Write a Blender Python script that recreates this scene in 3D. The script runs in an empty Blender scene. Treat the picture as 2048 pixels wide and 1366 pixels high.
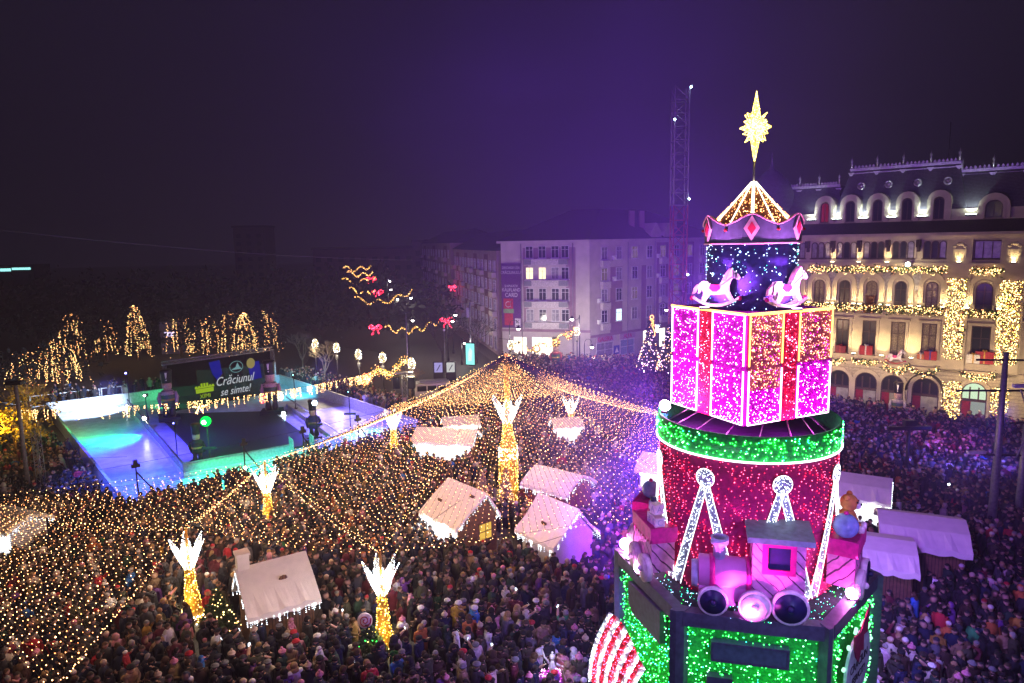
import bpy, bmesh, math, random
import numpy as np
from mathutils import Vector, Matrix
R = math.radians
PI = math.pi
rnd = random.Random(7)
nrng = np.random.default_rng(11)
S = bpy.context.scene
COL = S.collection

# ---------------------------------------------------------------- camera
CAM_H = 17.5
cd = bpy.data.cameras.new('camera')
cd.lens = 24.0; cd.sensor_width = 36.0; cd.clip_start = 0.1; cd.clip_end = 3000
cam = bpy.data.objects.new('camera', cd); COL.objects.link(cam)
PITCH = 8.3; ROLL = -1.1
cam.matrix_world = (Matrix.Translation((0, 0, CAM_H)) @ Matrix.Rotation(R(90 - PITCH), 4, 'X') @ Matrix.Rotation(R(ROLL), 4, 'Z'))
S.camera = cam

# ---------------------------------------------------------------- world: night sky
w = bpy.data.worlds.new('World'); S.world = w; w.use_nodes = True
nt = w.node_tree; nt.nodes.clear()
out = nt.nodes.new('ShaderNodeOutputWorld'); bg = nt.nodes.new('ShaderNodeBackground')
bg.inputs[0].default_value = (0.40, 0.30, 0.66, 1); bg.inputs[1].default_value = 0.013
nt.links.new(bg.outputs[0], out.inputs[0])

# ---------------------------------------------------------------- render look
S.view_settings.view_transform = 'Standard'; S.view_settings.look = 'None'
S.view_settings.exposure = 0.9; S.view_settings.gamma = 1.0
cy = S.cycles
cy.max_bounces = 4; cy.diffuse_bounces = 2; cy.glossy_bounces = 2; cy.transmission_bounces = 3
cy.transparent_max_bounces = 8; cy.volume_bounces = 0
cy.sample_clamp_indirect = 1.5; cy.sample_clamp_direct = 40.0
cy.caustics_reflective = False; cy.caustics_refractive = False
cy.use_denoising = True

def lamp(kind, loc, energy, color, target=None, size=60, blend=0.4, radius=0.1, parent=None, name='lamp_light'):
    l = bpy.data.lights.new(name, kind); l.energy = energy; l.color = color
    l.shadow_soft_size = radius
    if kind == 'SPOT': l.spot_size = R(size); l.spot_blend = blend
    o = bpy.data.objects.new(name, l); COL.objects.link(o); o.location = loc
    if target is not None:
        d = Vector(target) - Vector(loc)
        o.rotation_euler = d.to_track_quat('-Z', 'Y').to_euler()
    if parent is not None: o.parent = parent
    return o

# ---------------------------------------------------------------- materials
MATS = {}
def mat(name, col, rough=0.7, metal=0.0, vary=0.25, scale=6.0, bump=0.0, spec=0.3, alpha=1.0, trans=0.0, objcolor=False, attr=None):
    if name in MATS: return MATS[name]
    m = bpy.data.materials.new(name); m.use_nodes = True; MATS[name] = m
    n = m.node_tree.nodes; L = m.node_tree.links
    b = n['Principled BSDF']
    b.inputs['Roughness'].default_value = rough; b.inputs['Metallic'].default_value = metal
    b.inputs['Specular IOR Level'].default_value = spec
    b.inputs['Alpha'].default_value = alpha; b.inputs['Transmission Weight'].default_value = trans
    tc = n.new('ShaderNodeTexCoord'); no = n.new('ShaderNodeTexNoise')
    no.inputs['Scale'].default_value = scale; no.inputs['Detail'].default_value = 4
    L.new(tc.outputs['Object'], no.inputs['Vector'])
    ramp = n.new('ShaderNodeMapRange'); ramp.inputs[1].default_value = 0.3; ramp.inputs[2].default_value = 0.7
    ramp.inputs[3].default_value = 1 - vary; ramp.inputs[4].default_value = 1 + vary
    L.new(no.outputs[0], ramp.inputs[0])
    mx = n.new('ShaderNodeVectorMath'); mx.operation = 'SCALE'
    if objcolor:
        oi = n.new('ShaderNodeObjectInfo'); L.new(oi.outputs['Color'], mx.inputs[0])
    elif attr:
        at = n.new('ShaderNodeAttribute'); at.attribute_name = attr; L.new(at.outputs['Color'], mx.inputs[0])
    else:
        mx.inputs[0].default_value = col
    L.new(ramp.outputs[0], mx.inputs['Scale'])
    L.new(mx.outputs[0], b.inputs['Base Color'])
    if bump:
        bp = n.new('ShaderNodeBump'); bp.inputs['Strength'].default_value = bump
        L.new(no.outputs[0], bp.inputs['Height']); L.new(bp.outputs[0], b.inputs['Normal'])
    return m

def stripes(name, c1, c2, axis, scale, thresh=0.85, rough=0.7, noise=0.0):
    """base colour with thin lines of another colour (courses, boards, tiles)"""
    if name in MATS: return MATS[name]
    m = mat(name, c1, rough); n = m.node_tree.nodes; L = m.node_tree.links
    b = n['Principled BSDF']
    src = b.inputs['Base Color'].links[0].from_socket
    tc = n.new('ShaderNodeTexCoord'); wv = n.new('ShaderNodeTexWave')
    wv.bands_direction = axis; wv.inputs['Scale'].default_value = scale; wv.inputs['Distortion'].default_value = noise
    L.new(tc.outputs['Object'], wv.inputs['Vector'])
    gt = n.new('ShaderNodeMath'); gt.operation = 'GREATER_THAN'; gt.inputs[1].default_value = thresh
    L.new(wv.outputs['Fac'], gt.inputs[0])
    mix = n.new('ShaderNodeMix'); mix.data_type = 'RGBA'
    L.new(gt.outputs[0], mix.inputs[0]); L.new(src, mix.inputs[6]); mix.inputs[7].default_value = (*c2, 1)
    L.new(mix.outputs[2], b.inputs['Base Color'])
    return m

def emis(name, col, strength):
    if name in MATS: return MATS[name]
    m = bpy.data.materials.new(name); m.use_nodes = True; MATS[name] = m
    n = m.node_tree.nodes; n.clear()
    o = n.new('ShaderNodeOutputMaterial'); e = n.new('ShaderNodeEmission')
    e.inputs[0].default_value = (*col, 1); e.inputs[1].default_value = strength
    m.node_tree.links.new(e.outputs[0], o.inputs[0])
    return m

# ---------------------------------------------------------------- mesh builder
class M:
    def __init__(s): s.v = []; s.f = []; s.mi = []; s.sm = []
    def add(s, vs, fs, m=0, smooth=False):
        o = len(s.v); s.v += [tuple(p) for p in vs]
        for f in fs: s.f.append([i + o for i in f]); s.mi.append(m); s.sm.append(smooth)
    def box(s, x0, x1, y0, y1, z0, z1, m=0):
        s.add([(x0,y0,z0),(x1,y0,z0),(x1,y1,z0),(x0,y1,z0),(x0,y0,z1),(x1,y0,z1),(x1,y1,z1),(x0,y1,z1)],
              [(3,2,1,0),(4,5,6,7),(0,1,5,4),(1,2,6,5),(2,3,7,6),(3,0,4,7)], m)
    def obox(s, c, sz, mtx, m=0):
        c = Vector(c); h = [q / 2 for q in sz]
        vs = [c + mtx @ Vector((a*h[0], b*h[1], d*h[2])) for d in (-1,1) for a, b in ((-1,-1),(1,-1),(1,1),(-1,1))]
        s.add(vs, [(3,2,1,0),(4,5,6,7),(0,1,5,4),(1,2,6,5),(2,3,7,6),(3,0,4,7)], m)
    def tube(s, pts, r, n=6, m=0, closed=False, smooth=True):
        pts = [Vector(p) for p in pts]; k = len(pts)
        rs = r if isinstance(r, (list, tuple)) else [r] * k
        vs = []; up = Vector((0, 0, 1))
        for i, p in enumerate(pts):
            if closed: d = pts[(i+1) % k] - pts[i-1]
            else: d = pts[min(i+1, k-1)] - pts[max(i-1, 0)]
            if d.length < 1e-6: d = Vector((0, 0, 1))
            d.normalize()
            a = d.cross(up)
            if a.length < 0.05: a = d.cross(Vector((1, 0, 0)))
            a.normalize(); b = a.cross(d)
            for j in range(n):
                t = 2 * PI * j / n
                vs.append(p + (a * math.cos(t) + b * math.sin(t)) * rs[i])
        fs = []
        for i in range(k if closed else k - 1):
            for j in range(n):
                i2 = (i + 1) % k
                fs.append((i*n + j, i*n + (j+1) % n, i2*n + (j+1) % n, i2*n + j))
        if not closed: fs += [tuple(range(n))[::-1], tuple((k-1)*n + j for j in range(n))]
        s.add(vs, fs, m, smooth)
    def lathe(s, prof, n=16, c=(0,0,0), m=0, smooth=True, sx=1, sy=1, mtx=None):
        vs = []; k = len(prof)
        for r, z in prof:
            for j in range(n):
                t = 2 * PI * j / n
                p = Vector((r * math.cos(t) * sx, r * math.sin(t) * sy, z))
                if mtx is not None: p = mtx @ p
                vs.append((p[0] + c[0], p[1] + c[1], p[2] + c[2]))
        fs = [(i*n + j, i*n + (j+1) % n, (i+1)*n + (j+1) % n, (i+1)*n + j) for i in range(k-1) for j in range(n)]
        fs += [tuple(range(n))[::-1], tuple((k-1)*n + j for j in range(n))]
        s.add(vs, fs, m, smooth)
    def ball(s, c, r, n=10, m=0, sz=1.0):
        k = max(4, n // 2 + 1)
        prof = [(max(1e-3, r * math.sin(PI * i / k)), -r * sz * math.cos(PI * i / k)) for i in range(k + 1)]
        s.lathe(prof, n, c, m)
    def prism(s, poly, z0, z1, m=0):            # horizontal outline, extruded up
        n = len(poly)
        vs = [(x, y, z0) for x, y in poly] + [(x, y, z1) for x, y in poly]
        s.add(vs, [tuple(range(n))[::-1], tuple(range(n, 2*n))] + [(i, (i+1) % n, n + (i+1) % n, n + i) for i in range(n)], m)
    def fprism(s, poly, y0, y1, m=0):           # outline in x-z, thickness along y (y0 front, y1 back)
        n = len(poly)
        vs = [(x, y0, z) for x, z in poly] + [(x, y1, z) for x, z in poly]
        s.add(vs, [tuple(range(n)), tuple(range(n, 2*n))[::-1]] + [((i+1) % n, i, n + i, n + (i+1) % n) for i in range(n)], m)
    def fring(s, o, i, y0, y1, m=0):
        n = len(o)
        vs = [(x, y0, z) for x, z in o] + [(x, y0, z) for x, z in i] + [(x, y1, z) for x, z in o] + [(x, y1, z) for x, z in i]
        fs = []
        for a in range(n):
            b = (a + 1) % n
            fs += [(a, b, n+b, n+a), (a, 2*n+a, 2*n+b, b), (n+a, n+b, 3*n+b, 3*n+a), (2*n+a, 3*n+a, 3*n+b, 2*n+b)]
        s.add(vs, fs, m)
    def build(s, name, mats, parent=None, loc=(0,0,0), rz=0.0):
        me = bpy.data.meshes.new(name); me.from_pydata(s.v, [], s.f)
        if not isinstance(mats, (list, tuple)): mats = [mats]
        for m in mats: me.materials.append(m)
        me.polygons.foreach_set('material_index', s.mi); me.polygons.foreach_set('use_smooth', s.sm)
        bm = bmesh.new(); bm.from_mesh(me); bmesh.ops.recalc_face_normals(bm, faces=bm.faces); bm.to_mesh(me); bm.free()
        me.update()
        return put(name, me, parent, loc, rz)

def put(name, data, parent=None, loc=(0,0,0), rz=0.0):
    o = bpy.data.objects.new(name, data); COL.objects.link(o)
    o.location = loc; o.rotation_euler = (0, 0, rz)
    if parent is not None: o.parent = parent
    return o
def tag(o, label=None, cat=None, group=None, kind=None):
    if label: o['label'] = label
    if cat: o['category'] = cat
    if group: o['group'] = group
    if kind: o['kind'] = kind
    return o
def thing(name, label, cat, loc=(0,0,0), rz=0.0, group=None):
    return tag(put(name, None, None, loc, rz), label, cat, group)

OCT_V = np.array([(1,0,0),(-1,0,0),(0,1,0),(0,-1,0),(0,0,1),(0,0,-1)], float)
OCT_F = np.array([(0,2,4),(2,1,4),(1,3,4),(3,0,4),(2,0,5),(1,2,5),(3,1,5),(0,3,5)])
def fast_mesh(name, v, f, mats, mi=None):
    me = bpy.data.meshes.new(name); n, k = f.shape
    me.vertices.add(len(v)); me.vertices.foreach_set('co', np.ascontiguousarray(v, dtype=np.float32).ravel())
    me.loops.add(n * k); me.loops.foreach_set('vertex_index', np.ascontiguousarray(f, dtype=np.int32).ravel())
    me.polygons.add(n); me.polygons.foreach_set('loop_start', np.arange(0, n * k, k, dtype=np.int32))
    if not isinstance(mats, (list, tuple)): mats = [mats]
    for m in mats: me.materials.append(m)
    if mi is not None: me.polygons.foreach_set('material_index', np.ascontiguousarray(mi, dtype=np.int32))
    me.update(calc_edges=True); me.validate(); return me
def bulbs(name, pts, r, mats, parent=None, loc=(0,0,0), rz=0.0, weights=None, jit=0.35, wires=None, wire_mat=None):
    """one string or net of small lamps as a single mesh; wires = list of polylines"""
    p = np.array(pts, float); n = len(p)
    rr = r * (1 + jit * nrng.uniform(-1, 1, n)) * np.where(nrng.random(n) < 0.06, 1.5, 1.0)
    v = (p[:, None, :] + OCT_V[None] * rr[:, None, None]).reshape(-1, 3)
    f = (np.arange(n)[:, None, None] * 6 + OCT_F[None]).reshape(-1, 3)
    if not isinstance(mats, (list, tuple)): mats = [mats]
    k = nrng.choice(len(mats), n, p=weights) if len(mats) > 1 else np.zeros(n, int)
    mi = np.repeat(k, 8); mats = list(mats)
    if wires:
        wv, wf, o = [], [], len(v)
        for poly in wires:
            q = np.array(poly, float); m = len(q)
            ww = 0.009
            for a in range(m):
                wv += [q[a] + (0, 0, ww), q[a] + (ww, ww*0.6, -ww*0.6), q[a] + (-ww, -ww*0.6, -ww*0.6)]
            for a in range(m - 1):
                for b in range(3):
                    i0, i1 = o + a*3 + b, o + a*3 + (b+1) % 3
                    wf += [(i0, i1, i1 + 3), (i0, i1 + 3, i0 + 3)]
            o += m * 3
        v = np.vstack([v, np.array(wv)]); f = np.vstack([f, np.array(wf)])
        mi = np.concatenate([mi, np.full(len(wf), len(mats))]); mats.append(wire_mat)
    o = put(name, fast_mesh(name, v, f, mats, mi), parent, loc, rz); o['kind'] = 'stuff'; return o

def text(name, body, size, m, parent, loc, rot=(PI/2, 0, 0), ext=0.01, align='CENTER', shear=0.0, sx=1.0):
    c = bpy.data.curves.new(name, 'FONT'); c.body = body; c.size = size; c.extrude = ext; c.align_x = align; c.align_y = 'CENTER'
    c.shear = shear; c.resolution_u = 3
    t = bpy.data.objects.new(name, c); COL.objects.link(t)
    dg = bpy.context.evaluated_depsgraph_get()
    me = bpy.data.meshes.new_from_object(t.evaluated_get(dg)); me.name = name
    bpy.data.objects.remove(t); me.materials.clear(); me.materials.append(m)
    o = put(name, me, parent, loc); o.rotation_euler = rot; o.scale = (sx, 1, 1)
    return o

def along(a, b, n):
    return [tuple(a[i] + (b[i] - a[i]) * t / n for i in range(3)) for t in range(n + 1)]
def sagline(a, b, n, sag):
    q = []
    for t in range(n + 1):
        u = t / n
        q.append((a[0] + (b[0]-a[0])*u, a[1] + (b[1]-a[1])*u, a[2] + (b[2]-a[2])*u - 4*sag*u*(1-u)))
    return q
def copy_tree(o, parent=None):
    c = o.copy(); COL.objects.link(c); c.parent = parent
    for ch in list(o.children): copy_tree(ch, c)
    return c
def leaves(pts, size, n, m_idx=0, mesh=None, spread=0.0):
    """n small leaf-shaped faces scattered about a list of points"""
    b = mesh or M()
    for _ in range(n):
        p = Vector(rnd.choice(pts)) + Vector((rnd.gauss(0, spread), rnd.gauss(0, spread), rnd.gauss(0, spread)))
        a = Vector((rnd.gauss(0,1), rnd.gauss(0,1), rnd.gauss(0,1))).normalized()
        c = a.cross(Vector((rnd.gauss(0,1), rnd.gauss(0,1), rnd.gauss(0,1)))).normalized()
        s = size * rnd.uniform(0.6, 1.4)
        b.add([p - a*s, p + c*s*0.45, p + a*s, p - c*s*0.45], [(0,1,2,3)], m_idx)
    return b

# shared materials
m_dark = mat('dark metal', (0.03,0.03,0.035), 0.5, 0.6)
m_black = mat('black plastic', (0.012,0.012,0.014), 0.5)
m_steel = mat('steel', (0.35,0.35,0.37), 0.4, 0.8)
m_galv = mat('galvanised pole', (0.28,0.28,0.30), 0.5, 0.5)
m_cable = mat('cable', (0.02,0.02,0.02), 0.6)
m_white = mat('white paint', (0.78,0.78,0.76), 0.5)
m_wood = stripes('stained boards', (0.16,0.08,0.04), (0.05,0.025,0.012), 'X', 2.2, 0.9)
m_green = mat('fir foliage', (0.045,0.085,0.035), 0.8)
m_glass = mat('window glass', (0.02,0.022,0.03), 0.12, 0, 0.1, 3, spec=0.6)
b_warm = emis('warm bulb', (1.0, 0.48, 0.18), 7.5)
b_amber = emis('amber bulb', (1.0, 0.34, 0.1), 5.5)
b_gold = emis('gold bulb', (1.0, 0.55, 0.06), 3.6)
b_white = emis('white bulb', (0.85, 0.93, 1.0), 7.0)
b_cold = emis('cold white bulb', (0.72, 0.86, 1.0), 4.5)
b_yel = emis('yellow white bulb', (1.0, 0.68, 0.22), 5.5)
b_red = emis('red bulb', (1.0, 0.012, 0.04), 6.0)
b_rose = emis('rose bulb', (1.0, 0.09, 0.20), 7.5)
b_pink = emis('pink bulb', (1.0, 0.0, 0.78), 3.2)
b_pinkw = emis('pale pink bulb', (1.0, 0.55, 0.95), 8.0)
b_peach = emis('peach bulb', (1.0, 0.36, 0.24), 4.0)
b_green = emis('green bulb', (0.03, 1.0, 0.08), 6.5)
b_greenw = emis('pale green bulb', (0.22, 1.0, 0.38), 6.5)
b_teal = emis('teal bulb', (0.04, 0.9, 0.6), 4.0)
b_ice = emis('ice blue bulb', (0.38, 0.62, 1.0), 5.5)
# ================================================================ SETTING
m_pave = stripes('plaza paving', (0.10,0.095,0.09), (0.05,0.048,0.045), 'X', 1.1, 0.95, 0.6)
g = M(); g.add([(-520,-60,0),(520,-60,0),(520,700,0),(-520,700,0)], [(0,1,2,3)])
tag(g.build('ground', m_pave), kind='structure')
m_path = stripes('tan path slabs', (0.30,0.25,0.18), (0.16,0.13,0.10), 'Y', 1.6, 0.94)
p = M(); p.prism([(-51.5,72.0),(-26.6,42.3),(-37.0,42.0),(-62.0,72.0)], 0.0, 0.006)
tag(p.build('path', m_path), kind='structure')
m_road = mat('asphalt', (0.045,0.045,0.05), 0.7, 0, 0.3, 20)
p = M(); p.add([(-30,96,0.005),(-6,70,0.005),(-3,100,0.005),(-60,330,0.005),(-75,330,0.005)], [(0,1,2,3,4)])
tag(p.build('road', m_road), kind='structure')

# ================================================================ SKATING RINK
RL, RR, RBR, RBL = (-25.6,42.9), (-8.5,61.5), (-29.9,86.1), (-50.4,72.2)
m_ice = mat('scratched ice', (0.66,0.71,0.76), 0.3, 0, 0.22, 1.1, 0.05, spec=0.5)
ic = M(); ic.prism([RL, RR, RBR, RBL], 0.01, 0.06)
tag(ic.build('ice', m_ice), kind='structure')
m_board = mat('white rink boards', (0.62,0.64,0.66), 0.4)
m_acry = mat('frosted rink shield', (0.45,0.50,0.55), 0.25, alpha=0.55)
def wallrun(mesh, a, b, z0, z1, th, m=0):
    a, b = Vector(a), Vector(b); d = (b - a).normalized(); n = Vector((-d.y, d.x)) * th / 2
    mesh.prism([tuple(a+n), tuple(b+n), tuple(b-n), tuple(a-n)], z0, z1, m)
rk = thing('rink_fence', 'white boards of the ice rink with its blue and green lit inner side', 'rink fence')
for a, b in ((RL, RBL), (RBL, RBR), (RBR, RR)):
    k = M(); wallrun(k, a, b, 0.0, 1.15, 0.14); k.build('board', m_board, rk)
    k = M(); wallrun(k, a, b, 1.152, 1.24, 0.20); k.build('top_rail', mat('pale rail', (0.5,0.52,0.55), 0.4), rk)
k = M()
a, b = Vector(RL), Vector(RR)
for i in range(13):
    p = a.lerp(b, i / 12); k.box(p.x-.05, p.x+.05, p.y-.05, p.y+.05, 0, 1.2)
for z in (0.45, 0.8, 1.15): k.tube([(a.x,a.y,z), (b.x,b.y,z)], 0.035, 6)
k.build('front_railing', m_dark, rk)
# island with the dark show floor
IS = [(-25.3,50.3), (-14.8,57.3), (-24.8,73.0), (-42.3,73.2)]
isl = thing('show_island', 'dark show floor fenced with frosted boards in the middle of the rink', 'stage')
k = M(); k.prism(IS, 0.062, 0.12); k.build('ice_border', m_ice, isl)
k = M(); k.prism([(-25.0,53.4),(-17.3,58.3),(-25.6,70.5),(-37.5,70.2)], 0.124, 0.28); k.build('floor', mat('dark stage floor', (0.02,0.026,0.026), 0.5), isl)
for i, (a, b) in enumerate(((IS[3], IS[0]), (IS[0], (-18.6,54.75)), ((-17.2,55.7), IS[1]), (IS[1], IS[2]))):
    k = M(); wallrun(k, a, b, 0.06, 0.5, 0.12); k.build('kick_board', m_board, isl)
    if i < 3:
        k = M(); wallrun(k, a, b, 0.504, 1.2, 0.06); k.build('shield', m_acry, isl)
    k = M(); wallrun(k, a, b, 1.204, 1.27, 0.12); k.build('rail', m_steel, isl)
for x, y in ((-18.6,54.75), (-17.2,55.7)):
    k = M(); k.obox((x+0.35, y-0.55, 1.0), (1.3, 0.06, 1.9), Matrix.Rotation(R(-58), 3, 'Z')); k.build('gate', m_acry, isl)

# screen: a see-through scrim in a truss frame
def truss(mesh, a, b, w=0.3, step=0.5, r=0.022):
    a, b = Vector(a), Vector(b); d = (b - a).normalized()
    s = d.cross(Vector((0.13,0.31,0.94)));
    if s.length < 0.4: s = d.cross(Vector((1,0,0)))
    s.normalize(); t = s.cross(d); h = w / 2
    cs = [(s*h + t*h), (-s*h + t*h), (-s*h - t*h), (s*h - t*h)]
    for c in cs: mesh.tube([a + c, b + c], r, 5)
    n = max(1, int((b - a).length / step))
    for i in range(n):
        p0, p1 = a.lerp(b, i / n), a.lerp(b, (i + 1) / n)
        for j in range(4):
            c0, c1 = cs[j], cs[(j+1) % 4]
            mesh.tube([p0 + (c0 if i % 2 else c1), p1 + (c1 if i % 2 else c0)], r*0.6, 4)
            mesh.tube([p0 + c0, p0 + c1], r*0.6, 4)
SA, SB = Vector((-35.6,68.8,0.3)), Vector((-27.6,77.6,0.3))
sd = (SB - SA); srz = math.atan2(sd.y, sd.x); SL = sd.length
sc = thing('projection_screen', 'see-through dark screen in a truss frame with white script lettering', 'screen', SA, srz)
k = M(); truss(k, (0,0,0), (0,0,5.4)); k.build('truss_leg', m_steel, sc)
k = M(); truss(k, (SL,0,0), (SL,0,5.4)); k.build('truss_leg', m_steel, sc)
k = M(); truss(k, (-0.2,0,5.6), (SL+0.2,0,5.6), 0.35); k.build('truss_beam', m_steel, sc)
k = M(); k.box(0.2, SL-0.2, 0.2, 0.212, 0.4, 5.3); k.build('scrim', mat('dark gauze', (0.006,0.006,0.012), 0.9, alpha=0.78, spec=0.0), sc)
l_white = emis('white lettering', (0.85,0.9,1.0), 0.30)
l_lime = emis('lime lettering', (0.62,0.95,0.02), 0.26)
l_blue = emis('blue picture light', (0.02,0.03,0.9), 0.14)
text('lettering', 'Crăciunul', 1.35, l_white, sc, (7.3,0.15,2.7), shear=0.35, sx=0.8)
text('lettering', 'se simte!', 1.2, l_white, sc, (7.3,0.15,1.5), shear=0.35, sx=0.8)
k = M(); k.box(2.9, 5.0, 0.13, 0.15, 2.35, 2.5); k.box(3.0,4.9,0.13,0.15,1.85,2.3); 
for i in range(7): k.box(2.95+i*0.3, 3.15+i*0.3, 0.13, 0.15, 2.5, 2.62 + (0.25 if 2 <= i <= 4 else 0))
k.build('emblem', l_lime, sc)
text('lettering', 'XIMI', 0.62, l_lime, sc, (3.95,0.13,1.45), sx=0.95)
k = M(); k.tube([(7.6+0.75*math.cos(t), 0.14, 4.1+0.62*math.sin(t)) for t in [2*PI*i/20 for i in range(20)]], 0.03, 4, closed=True)
k.fprism([(6.95,3.8),(7.5,4.05),(7.75,4.55),(8.0,4.0),(8.25,3.8)], 0.13, 0.15); k.build('emblem', emis('pale picture light', (0.35,0.75,0.8), 0.22), sc)
k = M(); k.fprism([(4.6,5.0),(5.8,5.1),(6.0,3.6),(5.4,2.9),(4.9,3.7)], 0.16, 0.175); k.build('picture', l_blue, sc); k = M(); k.fprism([(8.9,4.3),(10.3,4.4),(10.5,2.4),(9.2,2.3)], 0.16, 0.175)
k.build('picture', l_blue, sc)
k = M(); k.fprism([(9.3+0.5*math.cos(t), 4.25+0.6*math.sin(t)) for t in [2*PI*i/14 for i in range(14)]], 0.14, 0.155); k.build('picture', emis('amber picture light', (0.9,0.75,0.25), 0.16), sc)

# nutcracker guards
def nutcracker(label, loc, rz, h, coat, band, group='giant nutcracker figures'):
    t = thing('nutcracker_figure', label, 'nutcracker', loc, rz, group); s = h / 5.0
    mb, mc, mw = mat('nut black', (0.012,0.012,0.014), 0.35), mat('nut ' + str(coat), coat, 0.45), mat('nut ' + str(band), band, 0.45)
    sk = mat('painted face', (0.5,0.33,0.25), 0.5)
    k = M(); k.box(-0.95*s,0.95*s,-0.75*s,0.75*s,0,0.35*s); k.build('plinth', mb, t)
    for x in (-1, 1):
        k = M(); k.lathe([(0.26*s,0.35*s),(0.30*s,0.6*s),(0.22*s,1.0*s),(0.26*s,1.5*s)], 12, (0.30*x*s,0,0)); k.build('leg', mb, t)
        k = M(); k.tube([(0.62*x*s,0,2.75*s),(0.80*x*s,0,2.2*s),(0.72*x*s,-0.2*s,1.6*s)], [0.2*s,0.18*s,0.15*s], 10)
        k.ball((0.72*x*s,-0.2*s,1.5*s), 0.16*s, 8); k.build('arm', mw, t)
    k = M(); k.lathe([(0.62*s,1.35*s),(0.58*s,1.9*s),(0.66*s,2.7*s),(0.5*s,2.95*s),(0.2*s,3.0*s)], 16, sy=0.8); k.build('coat', mc, t)
    k = M(); k.lathe([(0.63*s,1.95*s),(0.63*s,2.15*s)], 16, sy=0.83); k.build('belt', mat('gold trim', (0.5,0.35,0.08), 0.35, 0.6), t)
    k = M(); k.lathe([(0.68*s,2.55*s),(0.60*s,2.85*s),(0.35*s,3.02*s)], 16, sy=0.84); k.build('shoulder_cape', mw, t)
    k = M(); k.lathe([(0.3*s,3.0*s),(0.42*s,3.15*s),(0.44*s,3.5*s),(0.42*s,3.75*s)], 14); k.box(-0.2*s,0.2*s,-0.46*s,-0.38*s,3.12*s,3.22*s)
    k.build('head', sk, t)
    k = M(); k.lathe([(0.47*s,3.7*s),(0.46*s,3.9*s),(0.50*s,4.6*s),(0.56*s,4.9*s),(0.45*s,5.0*s)], 16); k.build('hat', mb, t)
    k = M(); k.fprism([(-0.1*s,4.75*s),(0.1*s,4.75*s),(0.05*s,4.2*s),(-0.05*s,4.2*s)], -0.58*s, -0.5*s); k.ball((0,-0.54*s,4.02*s),0.07*s,8)
    k.build('badge', m_white, t)
    return t
nutcracker('black hatted nutcracker beside the left leg of the screen', (-34.9,67.6,0.28), R(25), 5.2, (0.05,0.10,0.05), (0.45,0.30,0.30))
nutcracker('black hatted nutcracker on a low block right of the screen', (-25.2,69.6,0.28), R(10), 5.6, (0.05,0.09,0.05), (0.5,0.32,0.28))
nutcracker('blue lit nutcracker seen from behind near the rink right corner', (-18.2,60.4,0.12), R(200), 3.6, (0.02,0.02,0.12), (0.02,0.02,0.10))
nutcracker('near black nutcracker seen from behind at the island front corner', (-25.7,53.6,0.12), R(190), 3.4, (0.015,0.02,0.02), (0.015,0.02,0.02))
nutcracker('green coated nutcracker among the crowd before the apartment shops', (5.9,91.5,0), R(5), 4.6, (0.04,0.12,0.06), (0.35,0.08,0.08))
nutcracker('nutcracker with dark green coat standing before the palace doors', (35.9,62.2,0), R(-35), 3.9, (0.05,0.10,0.06), (0.42,0.36,0.33))

# lamp stands round the ice
def stand(label, x, y, h, col, lens=0.16, glow=25, bar=False, z0=0.06):
    t = thing('lamp_stand', label, 'lamp stand', (x, y, z0), 0, 'lamp stands on the rink')
    k = M(); k.tube([(0,0,0),(0,0,h)], 0.045, 8); k.box(-.2,.2,-.2,.2,0,.05)
    if bar: k.box(-.55,.55,-.05,.05,h*0.45,h*0.5)
    k.build('pole', m_dark, t)
    k = M(); k.box(-.2,.2,-.13,.13,h,h+.3); k.build('housing', m_black, t)
    k = M(); k.ball((0,-.16,h+.15), lens, 12); k.build('lens', emis('lens '+str(col), col, glow), t)
    if lens > .3: k = M(); k.ball((0,-.40,h+.15), .2, 10); k.build('bulb', emis('hot bulb', (.7,1,.75), 20), t)  # big lens ball is the lamp's green halo given as a glowing shape
    return t
stand('slim blue lit lamp stand at the far left edge of the island', -43.2, 75.2, 3.6, (0.15,0.15,1.0), 0.10, 15)
stand('lamp stand with white lamp at its foot beside the left rink boards', -35.3, 64.2, 3.4, (0.95,1.0,0.85), 0.10, 15)
stand('lamp stand with the brightest green lamp at the island front', -24.0, 52.0, 3.9, (0.0,1.0,0.06), 0.40, 1.6, True)
stand('thin blue lit lamp stand in the left corner of the island', -27.5, 53.9, 3.3, (0.12,0.12,1.0), 0.06, 12)
stand('lamp stand with dark head by the right nutcracker', -23.6, 72.3, 3.6, (0.3,0.9,0.8), 0.05, 6)
stand('lamp stand with cold white lamp before the blue lit nutcracker', -17.6, 59.3, 3.5, (0.55,0.85,1.0), 0.22, 18, True)
stand('lamp stand with dark head on the right arm of the ice', -15.3, 62.3, 3.8, (0.2,0.9,0.9), 0.05, 6, True)
for lb, x, y, c, e in (('white flood lamp on the ice near the far end of the left boards', -42.6, 73.8, (0.85,0.92,1.0), 24), ('yellow white flood lamp on the boards left of the green lamp', -35.2, 63.6, (1.0,1.0,0.7), 26),
                    ('white flood lamp on the floor beside the right nutcracker', -23.9, 69.4, (0.95,0.9,1.0), 22)):
    t = thing('flood_lamp', lb, 'flood lamp', (x, y, 1.3 if x > -40 and x < -30 else 0.1), 0, 'flood lamps at the rink')
    k = M(); k.box(-.3,.3,-.12,.12,0,.4); k.build('housing', m_black, t)
    k = M(); k.lathe([(0.16,-.02),(0.18,.02)], 12, (0,-.14,.22), mtx=Matrix.Rotation(R(90),3,'X')); k.ball((0,-.12,.22), .15, 8); k.build('lens', emis('flood '+lb[:6], c, e), t)
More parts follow.
